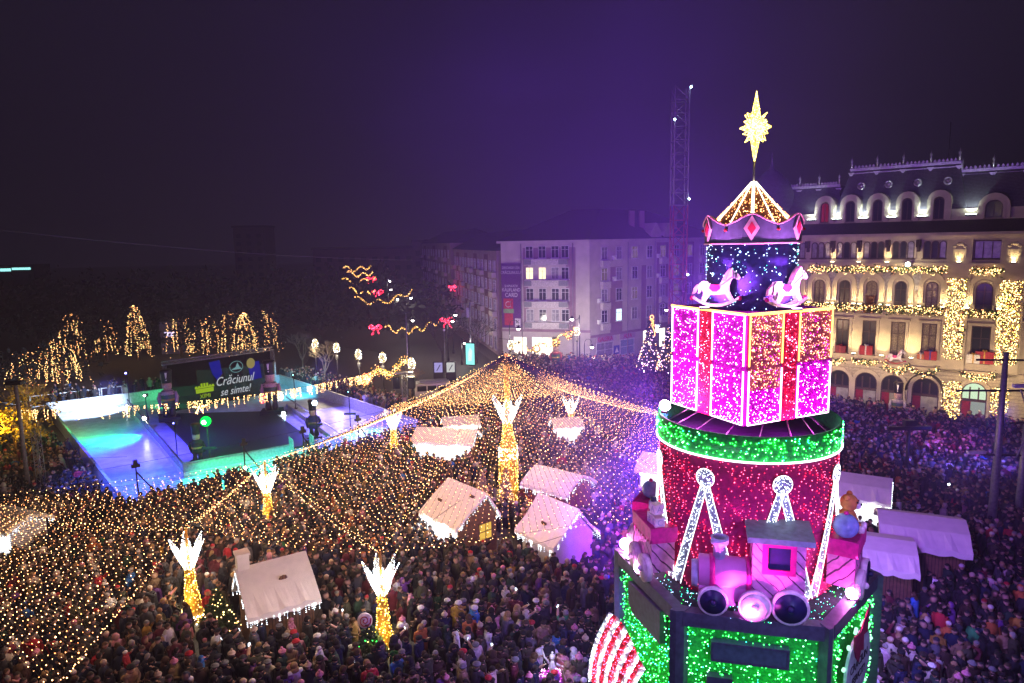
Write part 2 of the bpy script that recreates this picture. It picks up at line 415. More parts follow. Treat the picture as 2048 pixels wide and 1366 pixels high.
# the rink lamps' light
BL, GR = (0.055,0.045,1.0), (0.01,1.0,0.22)
lamp('SPOT', (-33,54,7.5), 10614, BL, (-32,58,0), 100, 0.9, 0.3)
lamp('SPOT', (-30,46,6.5), 5307, (0.05,0.10,1.0), (-28,47.5,0), 110, 0.9, 0.3)
lamp('SPOT', (-35.2,63.4,2.6), 2121, GR, (-37.2,60.6,0), 85, 0.8, 0.1)
lamp('SPOT', (-23.5,50.0,4.2), 2938, (0.01,1.0,0.32), (-21.5,50.5,0), 110, 0.8, 0.2)
lamp('POINT', (-24.0,51.6,4.05), 652, (0.01,1.0,0.12), None, radius=0.3)
lamp('SPOT', (-42.0,71,3.4), 7020, (0.55,0.70,1.0), (-47,73,0.5), 95, 0.9, 0.2)
lamp('SPOT', (-37,72,2.4), 1060, (0.02,1.0,0.35), (-38,78,0.5), 110, 0.8, 0.2)
lamp('SPOT', (-20,70,6.5), 6123, (0.17,0.12,1.0), (-17.5,67,0), 105, 0.9, 0.3)
lamp('SPOT', (-24,76,4.0), 1959, (0.08,0.7,0.9), (-27,81,0.3), 110, 0.9, 0.2)
lamp('SPOT', (-15.3,61.6,3.2), 816, GR, (-13.8,61.5,0), 80, 0.8, 0.1)
lamp('SPOT', (-13,55,6.0), 5715, (0.10,0.07,1.0), (-12,57,0), 110, 0.9, 0.3)
lamp('SPOT', (-20,66,5.0), 979, (0.05,0.05,1.0), (-22,62,0), 80, 0.8, 0.1)
lamp('SPOT', (-18,51,5.5), 1872, (0.02,0.95,0.75), (-17.5,53.5,0), 105, 0.9, 0.3)
lamp('SPOT', (-38.5,60,3.5), 864, (0.02,1.0,0.25), (-40,63,0), 95, 0.9, 0.2)

# ================================================================ APARTMENT BLOCK
def rect(x, z, wd, h): return [(x-wd/2, z), (x+wd/2, z), (x+wd/2, z+h), (x-wd/2, z+h)]
def arch(x, z, wd, h, n=8):
    r = wd / 2; q = [(x-r, z), (x+r, z)]
    for i in range(n + 1):
        t = PI * i / n; q.append((x + r*math.cos(t), z + h - r + r*math.sin(t)))
    return q
def window(root, poly_fn, x, z, wd, h, fm, gm, y=0.0, mull=2, name='window', trans=True):
    o = poly_fn(x, z, wd, h); i = poly_fn(x, z + 0.07, wd - 0.16, h - 0.15)
    k = M(); k.fring(o, i, y - 0.09, y + 0.05)
    for a in range(1, mull):
        xx = x - wd/2 + wd * a / mull; k.box(xx - 0.035, xx + 0.035, y - 0.075, y, z + 0.07, z + h - 0.12 - (wd*0.1 if poly_fn is arch else 0))
    if trans: k.box(x - wd/2 + .08, x + wd/2 - .08, y - 0.07, y, z + h*0.66, z + h*0.66 + 0.06)
    k.box(x - wd/2 - 0.1, x + wd/2 + 0.1, y - 0.2, y + 0.02, z - 0.1, z - 0.002)
    f = k.build(name, fm, root)
    k = M(); k.fprism(i, y - 0.03, y + 0.03); k.build('pane', gm, f)
    return f
m_ren = mat('cream render', (0.50,0.44,0.42), 0.85, 0, 0.12, 0.8)
m_mau = mat('mauve render', (0.28,0.17,0.22), 0.85, 0, 0.15, 0.8)
m_roofd = stripes('dark roof tiles', (0.045,0.035,0.045), (0.02,0.016,0.02), 'Z', 4.0, 0.8)
m_frame = mat('white window frame', (0.6,0.6,0.6), 0.5)
m_cur = mat('curtained pane', (0.22,0.20,0.24), 0.3, 0, 0.4, 2.5, spec=0.5)
e_lit = emis('lit room', (1.0,0.72,0.36), 1.3)
e_dim = emis('dim lit curtain', (0.9,0.62,0.36), 0.07)
e_shop = emis('lit shop window', (1.0,0.88,0.66), 1.7)
A0 = Vector((11.2,97.4)); dl = (A0 - Vector((-1.5,101.0))).normalized(); angl = math.atan2(dl.y, dl.x); angr = 0.679
apt = thing('apartment_block', 'pale five storey corner apartment block with dark hipped roof and shops', 'building', (A0.x, A0.y, 0), 0)
LW, RWD = 13.1, 31.0
# plan corners: left end, corner, right end, and back
cl = (-LW*math.cos(angl), -LW*math.sin(angl)); cr = (RWD*math.cos(angr), RWD*math.sin(angr))
bk = (cr[0]-12*math.sin(angr), cr[1]+12*math.cos(angr)); bl = (cl[0]+6, cl[1]+24)
plan = [cl, (0,0), cr, bk, bl]
k = M(); k.prism(plan, 0, 17.3); k.build('wall', m_ren, apt)
cen = (sum(q[0] for q in plan)/5, sum(q[1] for q in plan)/5)
def off(q, s): return (cen[0] + (q[0]-cen[0])*s, cen[1] + (q[1]-cen[1])*s)
k = M(); k.prism([off(q,1.035) for q in plan], 17.302, 17.62); k.build('cornice', m_ren, apt)
k = M(); lo = [(*off(q,1.04),17.62) for q in plan]; hi = [(*off(q,0.34),22.3) for q in plan]
k.add(lo + hi, [tuple(range(5))[::-1], tuple(range(5,10))] + [(i,(i+1)%5,5+(i+1)%5,5+i) for i in range(5)])
roof = k.build('roof', m_roofd, apt)
for i in (1.6, 3.3, 9.0):
    k = M(); q = off((cr[0]*0.25+i, cr[1]*0.25+4+i*0.5), 1); k.box(q[0]-.4,q[0]+.4,q[1]-.4,q[1]+.4,19,21.9); k.build('chimney', m_mau, roof)
fl = put('left_front', None, apt, (0,0,0), angl); fr = put('right_front', None, apt, (0,0,0), angr)
# the two fronts only carry parts, each part belongs to the block itself
def front(sign):
    return fl if sign < 0 else fr
def reparent(o, host):
    o.parent = apt; o.rotation_euler = (0,0,host.rotation_euler.z); return o
def fbuild(k, name, m, host):
    return k.build(name, m, apt, (0,0,0), host.rotation_euler.z)
k = M(); k.box(-LW-0.1, 0.12, -0.12, 0.02, 4.35, 4.7); fbuild(k, 'string_course', m_mau, fl)
k = M(); k.box(0.13, RWD, -0.12, 0.02, 3.55, 3.9); fbuild(k, 'string_course', m_mau, fr)
k = M(); k.box(-9.75,-2.0,-0.05,0.02,4.72,16.6); k2 = fbuild(k, 'render_panel', m_mau, fl)
k = M(); k.box(-9.0,-3.4,-0.09,-0.052,4.75,14.2); fbuild(k, 'render_panel', m_ren, fl)
for fx in range(4):
    z = 5.5 + fx * 3.05
    k = M(); k.box(-9.4,-3.0,-0.95,-0.10,z-0.55,z+0.35); k.box(-9.4,-3.0,-0.99,-0.952,z+0.3,z+0.36); b = fbuild(k, 'balcony', mat('balcony parapet', (0.52,0.47,0.47), 0.8), fl)
    k = M(); k.box(-9.4,-8.3,-0.99,-0.955,z-0.45,z+0.28); k.box(-4.3,-3.0,-0.99,-0.955,z-0.45,z+0.28); k.build('railing', mat('grey grille', (0.2,0.2,0.22), 0.6), b)
    for j, x in enumerate((-8.75,-6.85,-4.95,-3.5)):
        lit = fx == 2 and j in (0, 1)
        wd = window(apt, rect, x, z + 0.45, 1.15, 1.75, m_frame, e_lit if lit else rnd.choice([m_glass, m_cur, m_glass]), -0.09)
        wd.rotation_euler = (0,0,angl)
cols = (2.98, 6.1, 9.6, 13.0, 16.2, 19.6, 23.0, 26.4)
for x0, x1 in ((4.3,6.9),(11.2,12.3),(14.8,17.6),(21.0,24.2)):
    k = M(); k.box(x0,x1,-0.04,0.02,3.92,(17.0 if x0 > 14 else 13.6)); fbuild(k, 'render_panel', m_mau, fr)
for fx in range(4):
    for j, x in enumerate(cols):
        z = 5.55 + fx*3.05
        wd = window(apt, rect, x, z, 1.3, 1.85, m_frame, emis('star lamp window', (0.6,0.9,1.0), 1.2) if (fx == 0 and j == 1) else rnd.choice([m_glass, m_cur, m_glass, m_cur, e_dim]), -0.04)
        wd.rotation_euler = (0,0,angr)
        if j in (0, 4, 5, 7):
            k = M(); k.box(x-0.85,x+0.85,-0.62,-0.05,z-1.05,z-0.12); fbuild(k, 'balcony', mat('balcony parapet', (0.5,0.46,0.46), 0.8), fr)
        if (fx, j) in ((0,0),(1,0),(3,1),(2,4),(3,4),(2,1),(3,5)):
            k = M(); k.box(x-1.5,x-0.85,-0.42,-0.06,z-0.1,z+0.55); k.lathe([(0.2,0),(0.2,.03)],10,(x-1.15,-0.43,z+.22),mtx=Matrix.Rotation(R(90),3,'X')); fbuild(k, 'air_conditioner', m_white, fr)
for x in (14.6, 17.6):
    k = M(); k.fprism([(x-1.2,17.64),(x+1.2,17.64),(x+1.2,18.6),(x,20.0),(x-1.2,18.6)], -0.1, 2.5); fbuild(k, 'dormer', m_ren, fr)
for x, x1, host in ((-11.4,-9.3,fl),(-8.6,-5.4,fl),(11.6,13.6,fr),(15.4,17.0,fr),(23,25,fr)):
    k = M(); k.fring(rect((x+x1)/2,0.5,x1-x,3.1),rect((x+x1)/2,0.6,x1-x-.2,2.9),-0.1,0.02)
    k.box((x+x1)/2-.04,(x+x1)/2+.04,-0.09,0,0.6,3.5); f = fbuild(k, 'shop_window', m_frame, host)
    k = M(); k.fprism(rect((x+x1)/2,0.6,x1-x-.2,2.9),-0.05,-0.002); k.build('pane', e_shop, f)
for x, x1 in ((1.3,4.9),(6.4,9.6)):
    k = M(); k.fring(rect((x+x1)/2,0.3,x1-x,2.35),rect((x+x1)/2,0.4,x1-x-.2,2.15),-0.1,0.02)
    k.box((x+x1)/2-.04,(x+x1)/2+.04,-0.09,0,0.4,2.55); k.box(x+.1,x1-.1,-0.09,0,1.5,1.56); f = fbuild(k, 'shop_window', m_frame, fr)
    k = M(); k.fprism(rect((x+x1)/2,0.4,x1-x-.2,2.15),-0.05,-0.002); k.build('pane', m_cur if x < 3 else mat('pane with painted haze',(0.2,0.3,0.4),0.2), f)  # lit haze behind the second pane is put into its colour
m_redl = mat('red letters', (0.45,0.03,0.10), 0.5)
for s_, x in (('GALERIA',3.1),('ALFA',8.0)):
    k = M(); k.box(x-1.75,x+1.75,-0.16,-0.02,2.75,3.5); b = fbuild(k, 'fascia', mat('fascia', (0.42,0.30,0.40), 0.6), fr)
    text('lettering', s_, 0.95, m_redl, b, (x,-0.2,3.12), ext=0.03, sx=0.85)
k = M(); k.box(5.0,6.2,-0.14,-0.04,0.6,1.9); b = fbuild(k, 'crossing_sign', mat('blue sign', (0.03,0.08,0.35), 0.4), fr)
k = M(); k.fprism([(5.2,0.85),(6.0,0.85),(5.6,1.65)], -0.16, -0.142); k.build('triangle', m_white, b)
for x, hst in ((-2.4,0),(-10.0,0),(8.0,1),(14.2,1),(18.2,1)):
    k = M(); k.tube([(x,-.14,0.2),(x,-.14,17.2)],.07,6); k.build('drainpipe', mat('grey pipe', (.25,.22,.25), .5), apt, (0,0,0), (angl,angr)[hst])
# advertising banner on the left end of the block
ban = thing('banner', 'tall purple advertising banner hanging on the left of the apartment block', 'banner', (A0.x, A0.y, 0), angl)
bx = -11.55
k = M(); k.box(bx-1.5,bx+1.45,-0.2,-0.14,4.9,14.4); k.build('cloth', mat('violet cloth', (0.10,0.02,0.16), 0.6), ban)
l_pale = mat('pale print', (0.62,0.55,0.66), 0.6)
for s_, z, sz, sx in (('DESCHIDE UȘA',13.75,0.52,0.75),('CRĂCIUNULUI',13.05,0.62,0.78),('ȘI APLICAȚIA',11.1,0.45,0.75),('KAUFLAND',10.5,0.68,0.8),('CARD',9.75,0.85,0.85)):
    text('lettering', s_, sz, l_pale, ban, (bx,-0.22,z), ext=0.008, sx=sx)
k = M(); k.box(bx-1.2,bx+0.25,-0.23,-0.202,7.75,9.25); k.build('card_picture', mat('print red', (0.42,0.02,0.06), 0.5), ban)
k = M(); k.tube([(bx-0.5+0.4*math.cos(t),-0.24,8.4+0.4*math.sin(t)) for t in [R(a) for a in range(60,360,25)]], 0.05, 4); k.tube([(bx-0.1,-0.24,8.9),(bx-0.15,-0.24,8.1),(bx-0.05,-0.24,8.0)],0.05,4); k.build('card_mark', l_pale, ban)
k = M(); k.box(bx-1.25,bx+0.35,-0.23,-0.202,7.1,7.72); k.build('green_strip', mat('print green', (0.18,0.30,0.14), 0.5), ban)
k = M(); k.box(bx-1.1,bx+0.2,-0.23,-0.202,5.3,7.05); k.build('red_block', mat('print red', (0.42,0.02,0.06), 0.5), ban)
k = M(); k.box(bx+0.5,bx+1.35,-0.23,-0.202,5.05,6.3); b = k.build('logo_square', l_pale, ban)
k = M(); k.box(bx+0.7,bx+0.82,-0.25,-0.232,5.6,6.1); k.fprism([(bx+0.84,5.85),(bx+1.1,6.1),(bx+1.18,6.1),(bx+0.95,5.85),(bx+1.18,5.6),(bx+1.1,5.6)],-0.25,-0.232); k.box(bx+0.6,bx+1.25,-0.25,-0.232,5.2,5.3); k.build('logo_mark', m_black, b)
bpy.data.objects.remove(fl); bpy.data.objects.remove(fr)

# ================================================================ STREET ROW BEHIND (left)
def row_building(label, far, near, depth, eave, floors, n, panel_every, roofh=3.2, tower=False):
    far, near = Vector(far), Vector(near); d = near - far; L = d.length; a = math.atan2(d.y, d.x)
    t = thing('apartment_row', label, 'building', (far.x, far.y, 0), a, 'buildings along the dark street')
    k = M(); k.box(0, L, 0, depth, 0, eave); k.build('wall', mat('rosy render', (0.36,0.27,0.28), 0.85, 0, 0.15, 0.7), t)
    k = M(); k.add([(-.5,-.5,eave),(L+.5,-.5,eave),(L+.5,depth+.5,eave),(-.5,depth+.5,eave),(4,depth*.45,eave+roofh),(L-4,depth*.45,eave+roofh)],
                   [(3,2,1,0),(0,1,5,4),(1,2,5),(2,3,4,5),(3,0,4)]); k.build('roof', m_roofd, t)
    st = L / n; fh = (eave - 4.2) / (floors - 1)
    for i in range(n):
        x = st * (i + 0.5)
        if i % panel_every == 1:
            k = M(); k.box(x-st*.48,x+st*.48,-.05,.02,4,eave-.6); k.build('render_panel', mat('brick rose', (0.22,0.11,0.12), 0.9), t)
        for f in range(floors):
            z = 1.0 + f*fh if f else 0.8
            window(t, rect, x, z, min(1.5, st*.45), 1.7 if f else 2.2, m_frame, rnd.choice([m_glass, m_glass, m_cur]), -0.06, 2)
            if f and i % 3 == 0:
                k = M(); k.box(x-st*.42,x+st*.42,-.8,-.07,z-.9,z-.12); k.build('balcony', m_ren, t)
    return t
row_building('rose rendered apartment row running back beside the banner', (-12.0,147.0), (-2.1,104.6), 12, 16.2, 5, 13, 3)
row_building('dimmer far apartment row at the end of the street', (-26.5,207.0), (-13.0,149.5), 14, 17.5, 5, 11, 4)
def slab(label, x, y, wx, wy, h, n, f, c):
    t = thing('distant_block', label, 'building', (x, y, 0), 0, 'dark buildings on the skyline')
    k = M(); k.box(0,wx,0,wy,0,h); k.build('wall', mat('far wall '+str(c), c, 0.9), t)
    k = M(); k.box(-.4,wx+.4,-.4,wy+.4,h,h+.8); k.build('roof', m_roofd, t)
    for i in range(n):
        for j in range(f):
            k = M(); k.box(wx*(i+.25)/n, wx*(i+.7)/n, -.08, .02, 3+j*(h-4)/f, 3+(j+.5)*(h-4)/f); k.build('window', m_glass, t)
slab('wide dark block on the skyline left of the street', -66, 230, 34, 16, 16, 9, 4, (0.14,0.11,0.11))
slab('tall narrow dark block rising from the skyline', -108, 270, 12, 12, 25, 3, 7, (0.12,0.10,0.10))
slab('dark block on the skyline at the street end', -32, 226, 20, 14, 18, 6, 4, (0.14,0.11,0.12))
k = M(); k.box(-0.5,14,0,8,0,13.2); t = thing('distant_block', 'far dark hall with one lit cyan strip of windows', 'building', (-168,222,0), 0, 'dark buildings on the skyline'); k.build('wall', mat('far wall dark', (0.08,0.08,0.09), .9), t)
k = M(); k.box(-0.2,6.6,-0.1,0,11.2,12.1); k.box(7,13,-0.1,0,11.6,12.3); k.build('window', emis('cyan strip', (0.35,1.0,0.95), 1.0), t)
# ================================================================ PALACE
m_stone = mat('palace stone', (0.46,0.40,0.30), 0.85, 0, 0.15, 1.2)
m_stone2 = stripes('coursed stone', (0.40,0.35,0.27), (0.24,0.21,0.16), 'Z', 1.0, 0.93)
m_relief = mat('grey relief', (0.32,0.31,0.31), 0.85, 0, 0.35, 5.0)
m_slate = stripes('slate roof', (0.12,0.11,0.14), (0.05,0.045,0.06), 'Z', 2.4, 0.82, 0.45)
m_zinc = mat('zinc trim', (0.5,0.48,0.52), 0.4, 0.7)
m_iron = mat('wrought iron', (0.03,0.03,0.03), 0.5, 0.5)
m_dkframe = mat('dark window frame', (0.06,0.035,0.03), 0.5)
m_sparkle = mat('pane with painted reflections', (0.16,0.13,0.09), 0.25, 0, 0.9, 14)  # light reflections are speckled into the pane colour
e_wash = emis('wall washer', (1.0,0.80,0.42), 16)
PX, PA = (29.69,70.0), R(-38.8)
pal = thing('palace', 'cream stone palace with arched windows and steep slate mansard roof', 'palace', (*PX,0), PA)
def pw(x, y, z):
    c, s = math.cos(PA), math.sin(PA); return (PX[0]+c*x-s*y, PX[1]+s*x+c*y, z)
def wlight(x, z, e=26, y=-0.42, col=(1.0,0.72,0.34), up=True, big=False):
    k = M(); k.box(x-.17,x+.17,y-.12,y+.1,z-.12,z); f = k.build('wall_light', m_black, pal)
    k = M(); k.box(x-.15,x+.15,y-.1,y+.08,z+.004,z+.03); k.build('lens', e_wash, f)
    lamp('SPOT', pw(x,y,z+.08), e*18.0, col, pw(x,y+0.28,z+2), 95, 0.9, 0.06)
X0, X1 = -2.5, 27.0
k = M(); k.box(X0,X1,0,11,4.9,17.35); k.build('wall', m_stone, pal)
k = M(); k.box(X0,X1,-0.12,11,0,4.898); k.build('ground_storey', m_stone2, pal)
for z0,z1,y in ((4.9,5.2,-0.3),(9.75,9.95,-0.25),(14.6,14.9,-0.35),(17.0,17.35,-0.35),(17.352,17.6,-0.9)):
    k = M(); k.box(X0,X1,y,0.02,z0,z1); k.build('cornice', m_stone, pal)
CX = (-0.55, 1.85, 4.2, 6.6, 9.08, 11.62); CR = (15.6, 21.2, 24.0)
# ground arcade
GX = ((-0.6,0),(1.75,0),(4.13,0),(6.6,0),(8.9,0),(11.65,1),(15.45,2),(20.5,0))
for x, kind in GX:
    wd = 1.95 if kind != 1 else 2.2
    k = M(); k.fring(arch(x,0.1,wd+.6,4.45,10),arch(x,0.1,wd,4.1,10),-0.3,-0.02); k.build('arch_surround', m_stone, pal)
    k = M(); k.fring(arch(x,2.55,wd,1.65,10),arch(x,2.67,wd-.2,1.43,10),-0.24,-0.1)
    for q in (-.33,.33): k.box(x+q-.06,x+q+.06,-0.23,-0.13,2.62,3.75)
    f = k.build('fanlight', m_dkframe, pal)
    k = M(); k.fprism(arch(x,2.67,wd-.2,1.43,10),-0.17,-0.125); k.build('pane', emis('pale lit fanlight', (0.72,0.95,0.62), 0.62) if kind == 2 else m_glass, f)
    k = M(); k.fring(rect(x,0.02,wd,2.5),rect(x,0.1,wd-.16,2.32),-0.24,-0.1); f = k.build('door', m_dkframe, pal)
    k = M(); k.box(x-wd/2+.1,x-wd/2+.75,-0.2,-0.13,0.1,2.4); k.build('curtain', mat('red curtain', (0.22,0.015,0.03), 0.8), f)
    k = M(); k.box(x-wd/2+.77,x+wd/2-.1,-0.18,-0.13,0.1,2.4); k.build('pane', mat('pale door glass', (0.28,0.28,0.24), 0.3, 0, 0.3, 2) if kind != 2 else emis('pale lit door', (0.55,0.62,0.5), 0.35), f)
k = M()
for y in (-1.3,-0.9,-0.5): k.tube([(11.65+1.5*math.cos(t),y,3.0+1.7*math.sin(t)) for t in [PI*i/14 for i in range(15)]], 0.05, 5)
for i in range(15):
    t = PI*i/14; k.tube([(11.65+1.5*math.cos(t),-1.3,3.0+1.7*math.sin(t)),(11.65+1.45*math.cos(t),-0.3,3.0+1.65*math.sin(t))], 0.03, 4)
for x in (10.15,13.15): k.tube([(x,-1.3,3.0),(x,-0.9,2.2),(x,-0.4,1.9)], 0.04, 5)
k.build('entrance_canopy', m_iron, pal)
# first floor: tall windows
for x in CX + CR:
    wd = 1.2 if x < 13 else 1.45
    k = M(); k.fring(rect(x,5.85,wd+.5,3.65),rect(x,5.95,wd,3.35),-0.14,-0.01); k.box(x-wd/2-.35,x+wd/2+.35,-0.22,-0.01,9.38,9.55); k.build('window_surround', m_stone, pal)
    window(pal, rect, x, 5.97, wd-.02, 3.3, m_dkframe, rnd.choice([m_sparkle, m_glass]), -0.03, 2)
# second floor: arched windows with stepped surrounds and balconies
for i, x in enumerate(CX + CR):
    wd = 1.0 if x < 13 else 1.3
    k = M(); k.fring(arch(x,11.2,wd+1.15,2.75),arch(x,11.2,wd+.35,2.3),-0.26,-0.01); k.fring(arch(x,10.65,wd+.3,2.75),arch(x,10.65,wd,2.55),-0.12,-0.01)
    k.lathe([(0.2,-.06),(0.24,0.0),(0.12,.05)],10,(x,-0.27,13.95),mtx=Matrix.Rotation(R(90),3,'X')); k.build('window_surround', m_stone, pal)
    window(pal, arch, x, 10.66, wd-.02, 2.5, m_dkframe, (m_sparkle if i % 2 else m_glass), -0.03, 2)
    k = M(); k.box(x-.95,x+.95,-.85,-0.01,9.96,10.08); b = k.build('balcony', m_stone, pal)
    k = M(); k.tube([(x-.92,-0.02,10.75),(x-.92,-.8,10.75),(x+.92,-.8,10.75),(x+.92,-0.02,10.75)],0.03,4)
    for q in range(13): k.tube([(x-.92+q*.1533,-.8,10.1),(x-.92+q*.1533,-.88,10.4),(x-.92+q*.1533,-.8,10.75)],0.014,3)
    k.build('railing', m_iron, b)
for i in range(5):
    x = (CX[i]+CX[i+1])/2; k = M(); k.box(x-.34,x+.34,-0.06,-0.002,12.3,13.9); k.build('relief_panel', m_relief, pal)
# third floor: triple arches
for x in CX:
    k = M(); k.fring(rect(x,15.2,2.15,1.85),rect(x,15.28,1.86,1.66),-0.12,-0.01); k.build('window_surround', m_stone, pal)
    for q in (-.62,0,.62): window(pal, arch, x+q, 15.28, 0.58, 1.6, m_dkframe, rnd.choice([m_glass,m_cur]), -0.03, 1, trans=False)
for x in CR: window(pal, rect, x, 15.25, 2.0, 1.6, m_dkframe, m_cur, -0.05, 3, trans=False)
for i in range(5):
    x = (CX[i]+CX[i+1])/2; k = M(); k.box(x-.16,x+.16,-0.9,-0.02,16.3,17.0); k.box(x-.1,x+.1,-0.5,-0.02,15.9,16.3); k.build('eave_bracket', mat('dark timber', (0.05,0.03,0.03), 0.7), pal)
for x in (13.55,17.5):
    k = M(); k.box(x-.95,x+.95,-0.3,0,4.9,17.0); k.build('pilaster', m_stone, pal)
    k = M(); k.box(x-.5,x+.5,-0.36,-0.301,15.3,16.1)
    for a in range(4): k.lathe([(0.12,-.02),(0.17,0),(0.12,.02)],8,(x+(a-1.5)*.24,-0.33,16.35+(.2 if a in (1,2) else 0)),mtx=Matrix.Rotation(R(90),3,'X'))
    k.build('niche', m_stone, pal)
# roof: skirt, attic, mansard, cresting
k = M(); k.add([(X0,-1.0,17.602),(X1,-1.0,17.602),(X1,1.0,18.7),(X0,1.0,18.7)],[(0,1,2,3)]); k.add([(X0,1.0,18.7),(X1,1.0,18.7),(X1,11,18.7),(X0,11,18.7)],[(0,1,2,3)]); k.build('skirt_roof', mat('brown lower tiles', (0.06,0.045,0.05), 0.8, 0, .3, 8), pal)
k = M(); k.box(X0,X1,1.0,10.5,18.5,19.7); k.build('attic_wall', m_stone, pal)
def mansard(x0, x1, h, inset, y0=0.9):
    k = M(); k.add([(x0,y0,19.702),(x1,y0,19.702),(x1,10.6,19.702),(x0,10.6,19.702),(x0+inset,y0+2.3,h),(x1-inset,y0+2.3,h),(x1-inset,8,h),(x0+inset,8,h)],
        [(0,1,5,4),(1,2,6,5),(2,3,7,6),(3,0,4,7),(4,5,6,7),(3,2,1,0)]); r = k.build('mansard_roof', m_slate, pal)
    k = M(); k.box(x0+inset-.15,x1-inset+.15,y0+2.0,y0+2.28,h-.16,h+.1); k.box(x0+inset,x1-inset,y0+2.05,y0+2.25,h-.45,h-.36)
    nx = max(2, int((x1-x0-2*inset)/1.9)); ww = (x1-x0-2*inset)
    for i in range(nx+1):
        x = x0+inset+ww*i/nx; k.lathe([(.12,h+.1),(.09,h+.4),(.16,h+.5),(.08,h+.62),(.18,h+.85),(.06,h+1.02),(.02,h+1.3)],8,(x,y0+2.15,0))
        k.fprism([(x-.3,h-.3),(x+.3,h-.3),(x,h-.75)], y0+1.95, y0+2.1)
        if i < nx:
            for a in range(1, 7):
                xx = x + ww/nx*a/7; k.fprism([(xx-.12,h+.22),(xx,h+.1),(xx+.12,h+.22),(xx,h+.42)], y0+2.13, y0+2.17)
            k.tube([(x,y0+2.15,h+.2),(x+ww/nx,y0+2.15,h+.2)],0.02,4)
    k.build('cresting', m_zinc, r); return r
mansard(-4.2, 3.2, 22.6, 0.8, 1.25); mr = mansard(2.6, 13.7, 24.0, 1.0); mansard(12.4, 20.6, 23.2, .5, 1.1); mansard(19.6, 27, 21.8, 1.0, 1.3)
for x in (4.75,7.15,9.6,12.0):
    yy = 0.9 + 2.3*(22.3-19.7)/(24.1-19.7); k = M(); k.tube([(x+.3*math.cos(t),yy-.25,22.3+.3*math.sin(t)) for t in [2*PI*i/14 for i in range(14)]],0.09,6,closed=True); k.lathe([(.26,0),(.26,.06)],12,(x,yy-.1,22.3),mtx=Matrix.Rotation(R(90),3,'X')); k.build('roof_oculus', m_zinc, mr)
for x in CX[1:] + (15.75, 21.5):
    wd = 0.85 if x < 13 else 1.3; hh = 1.95 if x < 13 else 1.45; ow = wd+1.05
    k = M(); k.fring(arch(x,18.75,ow,hh+.75),arch(x,18.8,wd,hh+.1),0.55,2.6); k.fring(arch(x,18.78,wd+.4,hh+.35),arch(x,18.8,wd,hh+.1),0.48,0.6); d = k.build('dormer', m_stone, pal)
    w_ = window(d, arch if x < 13 else rect, x, 18.82, wd-.04, hh, m_dkframe, emis('red lit pane', (0.9,0.02,0.08), 0.10) if x in CX[1:2] else m_glass, 0.75, 2, trans=False)
for i, x in enumerate((0.65,3.0,5.4,7.85,10.35,14.1)):
    k = M(); k.box(x-.42,x+.42,0.3,0.7,19.0,19.15); f = k.build('roof_light', m_black, pal)
    k = M(); k.box(x-.38,x+.38,0.36,0.64,19.154,19.19); k.build('lens', emis('roof washer', (0.85,1.0,0.92), 12), f)
    lamp('SPOT', pw(x,0.42,19.3), 330, (0.80,1.0,0.90), pw(x,2.0,22.0), 110, 1.0, 0.08)
k = M(); k.lathe([(2.7,17.6),(2.7,19.5),(2.9,19.6),(2.75,20.6),(2.4,22.1),(1.7,23.4),(.8,24.3),(.25,24.7),(.12,25.6),(.02,26.4)],20,(-4.3,3.0,0)); k.build('dome', m_slate, pal)
k = M(); k.box(-7.0,-2.52,0.6,8,0,17.6); k.build('corner_tower', m_stone, pal)
k = M(); k.tube([(20.2,5,23),(20.2,5,27)],0.05,5); k.tube([(11.5,5.5,24),(11.5,5.5,28)],0.04,5); k.build('antenna', m_iron, mr)
k = M(); k.box(27.02,36,0.5,10,0,19); k.build('side_wing', m_relief, pal)
# wall washers
for x in (3.02,5.4,7.85,10.35): wlight(x, 6.0, 34)
for x in CX[1:] + (15.6,):
    for q in (-.93,.93): wlight(x+q*(1 if x < 13 else 1.25), 10.9, 20)
for i in range(1, 4): wlight((CX[i]+CX[i+1])/2, 14.95, 14)
for x in (13.55,17.5): wlight(x, 14.98, 14)
k = M(); k.box(9.4,9.9,-.8,-.5,14.5,14.95); f = k.build('flood_light', m_black, pal); k = M(); k.ball((9.65,-.84,14.75),.2,10); k.build('lens', emis('palace flood', (1.0,0.9,0.6), 30), f)
lamp('SPOT', pw(9.65,-1.2,14.8), 500, (1.0,0.85,0.6), pw(7,-9,0), 130, 0.9, 0.2)
lamp('POINT', pw(9.65,-1.3,14.75), 60, (1.0,0.82,0.5), None, radius=0.2)
# soft street light on the lower front
for x in (2,8,14,19): lamp('SPOT', pw(x,-5.5,4.6), 620, (1.0,0.72,0.40), pw(x,0,5), 140, 1.0, 0.3)

m_ball = mat('red bauble', (0.4,0.02,0.02), 0.2)
def garland(label, pts, r, nleaf, nb, group, cat='garland', mats=None, weights=None, br=0.035):
    t = thing('garland', label, cat, (0,0,0), 0, group)
    leaves(pts, 0.14, nleaf, 0, None, r).build('foliage', m_green, t)
    q = [Vector(rnd.choice(pts)) + Vector((rnd.gauss(0,r),rnd.gauss(0,r),rnd.gauss(0,r))) for _ in range(nb)]
    bulbs('light_string', q, br, mats or [b_yel, b_warm], t, weights=weights)
    k = M()
    for _ in range(nb // 14):
        p = Vector(rnd.choice(pts)) + Vector((rnd.gauss(0,r),rnd.gauss(0,r),rnd.gauss(0,r))); k.ball(p, 0.06, 6)
    if k.v: k.build('baubles', m_ball, t)['kind'] = 'stuff'
    return t
GG = 'lit garlands on the palace front'
def seg(x0, x1, z, sag=0.0, y=-0.6, n=40):
    return [pw(x0+(x1-x0)*i/n, y, z-4*sag*(i/n)*(1-i/n)+.06*math.sin(i*1.9)) for i in range(n+1)]
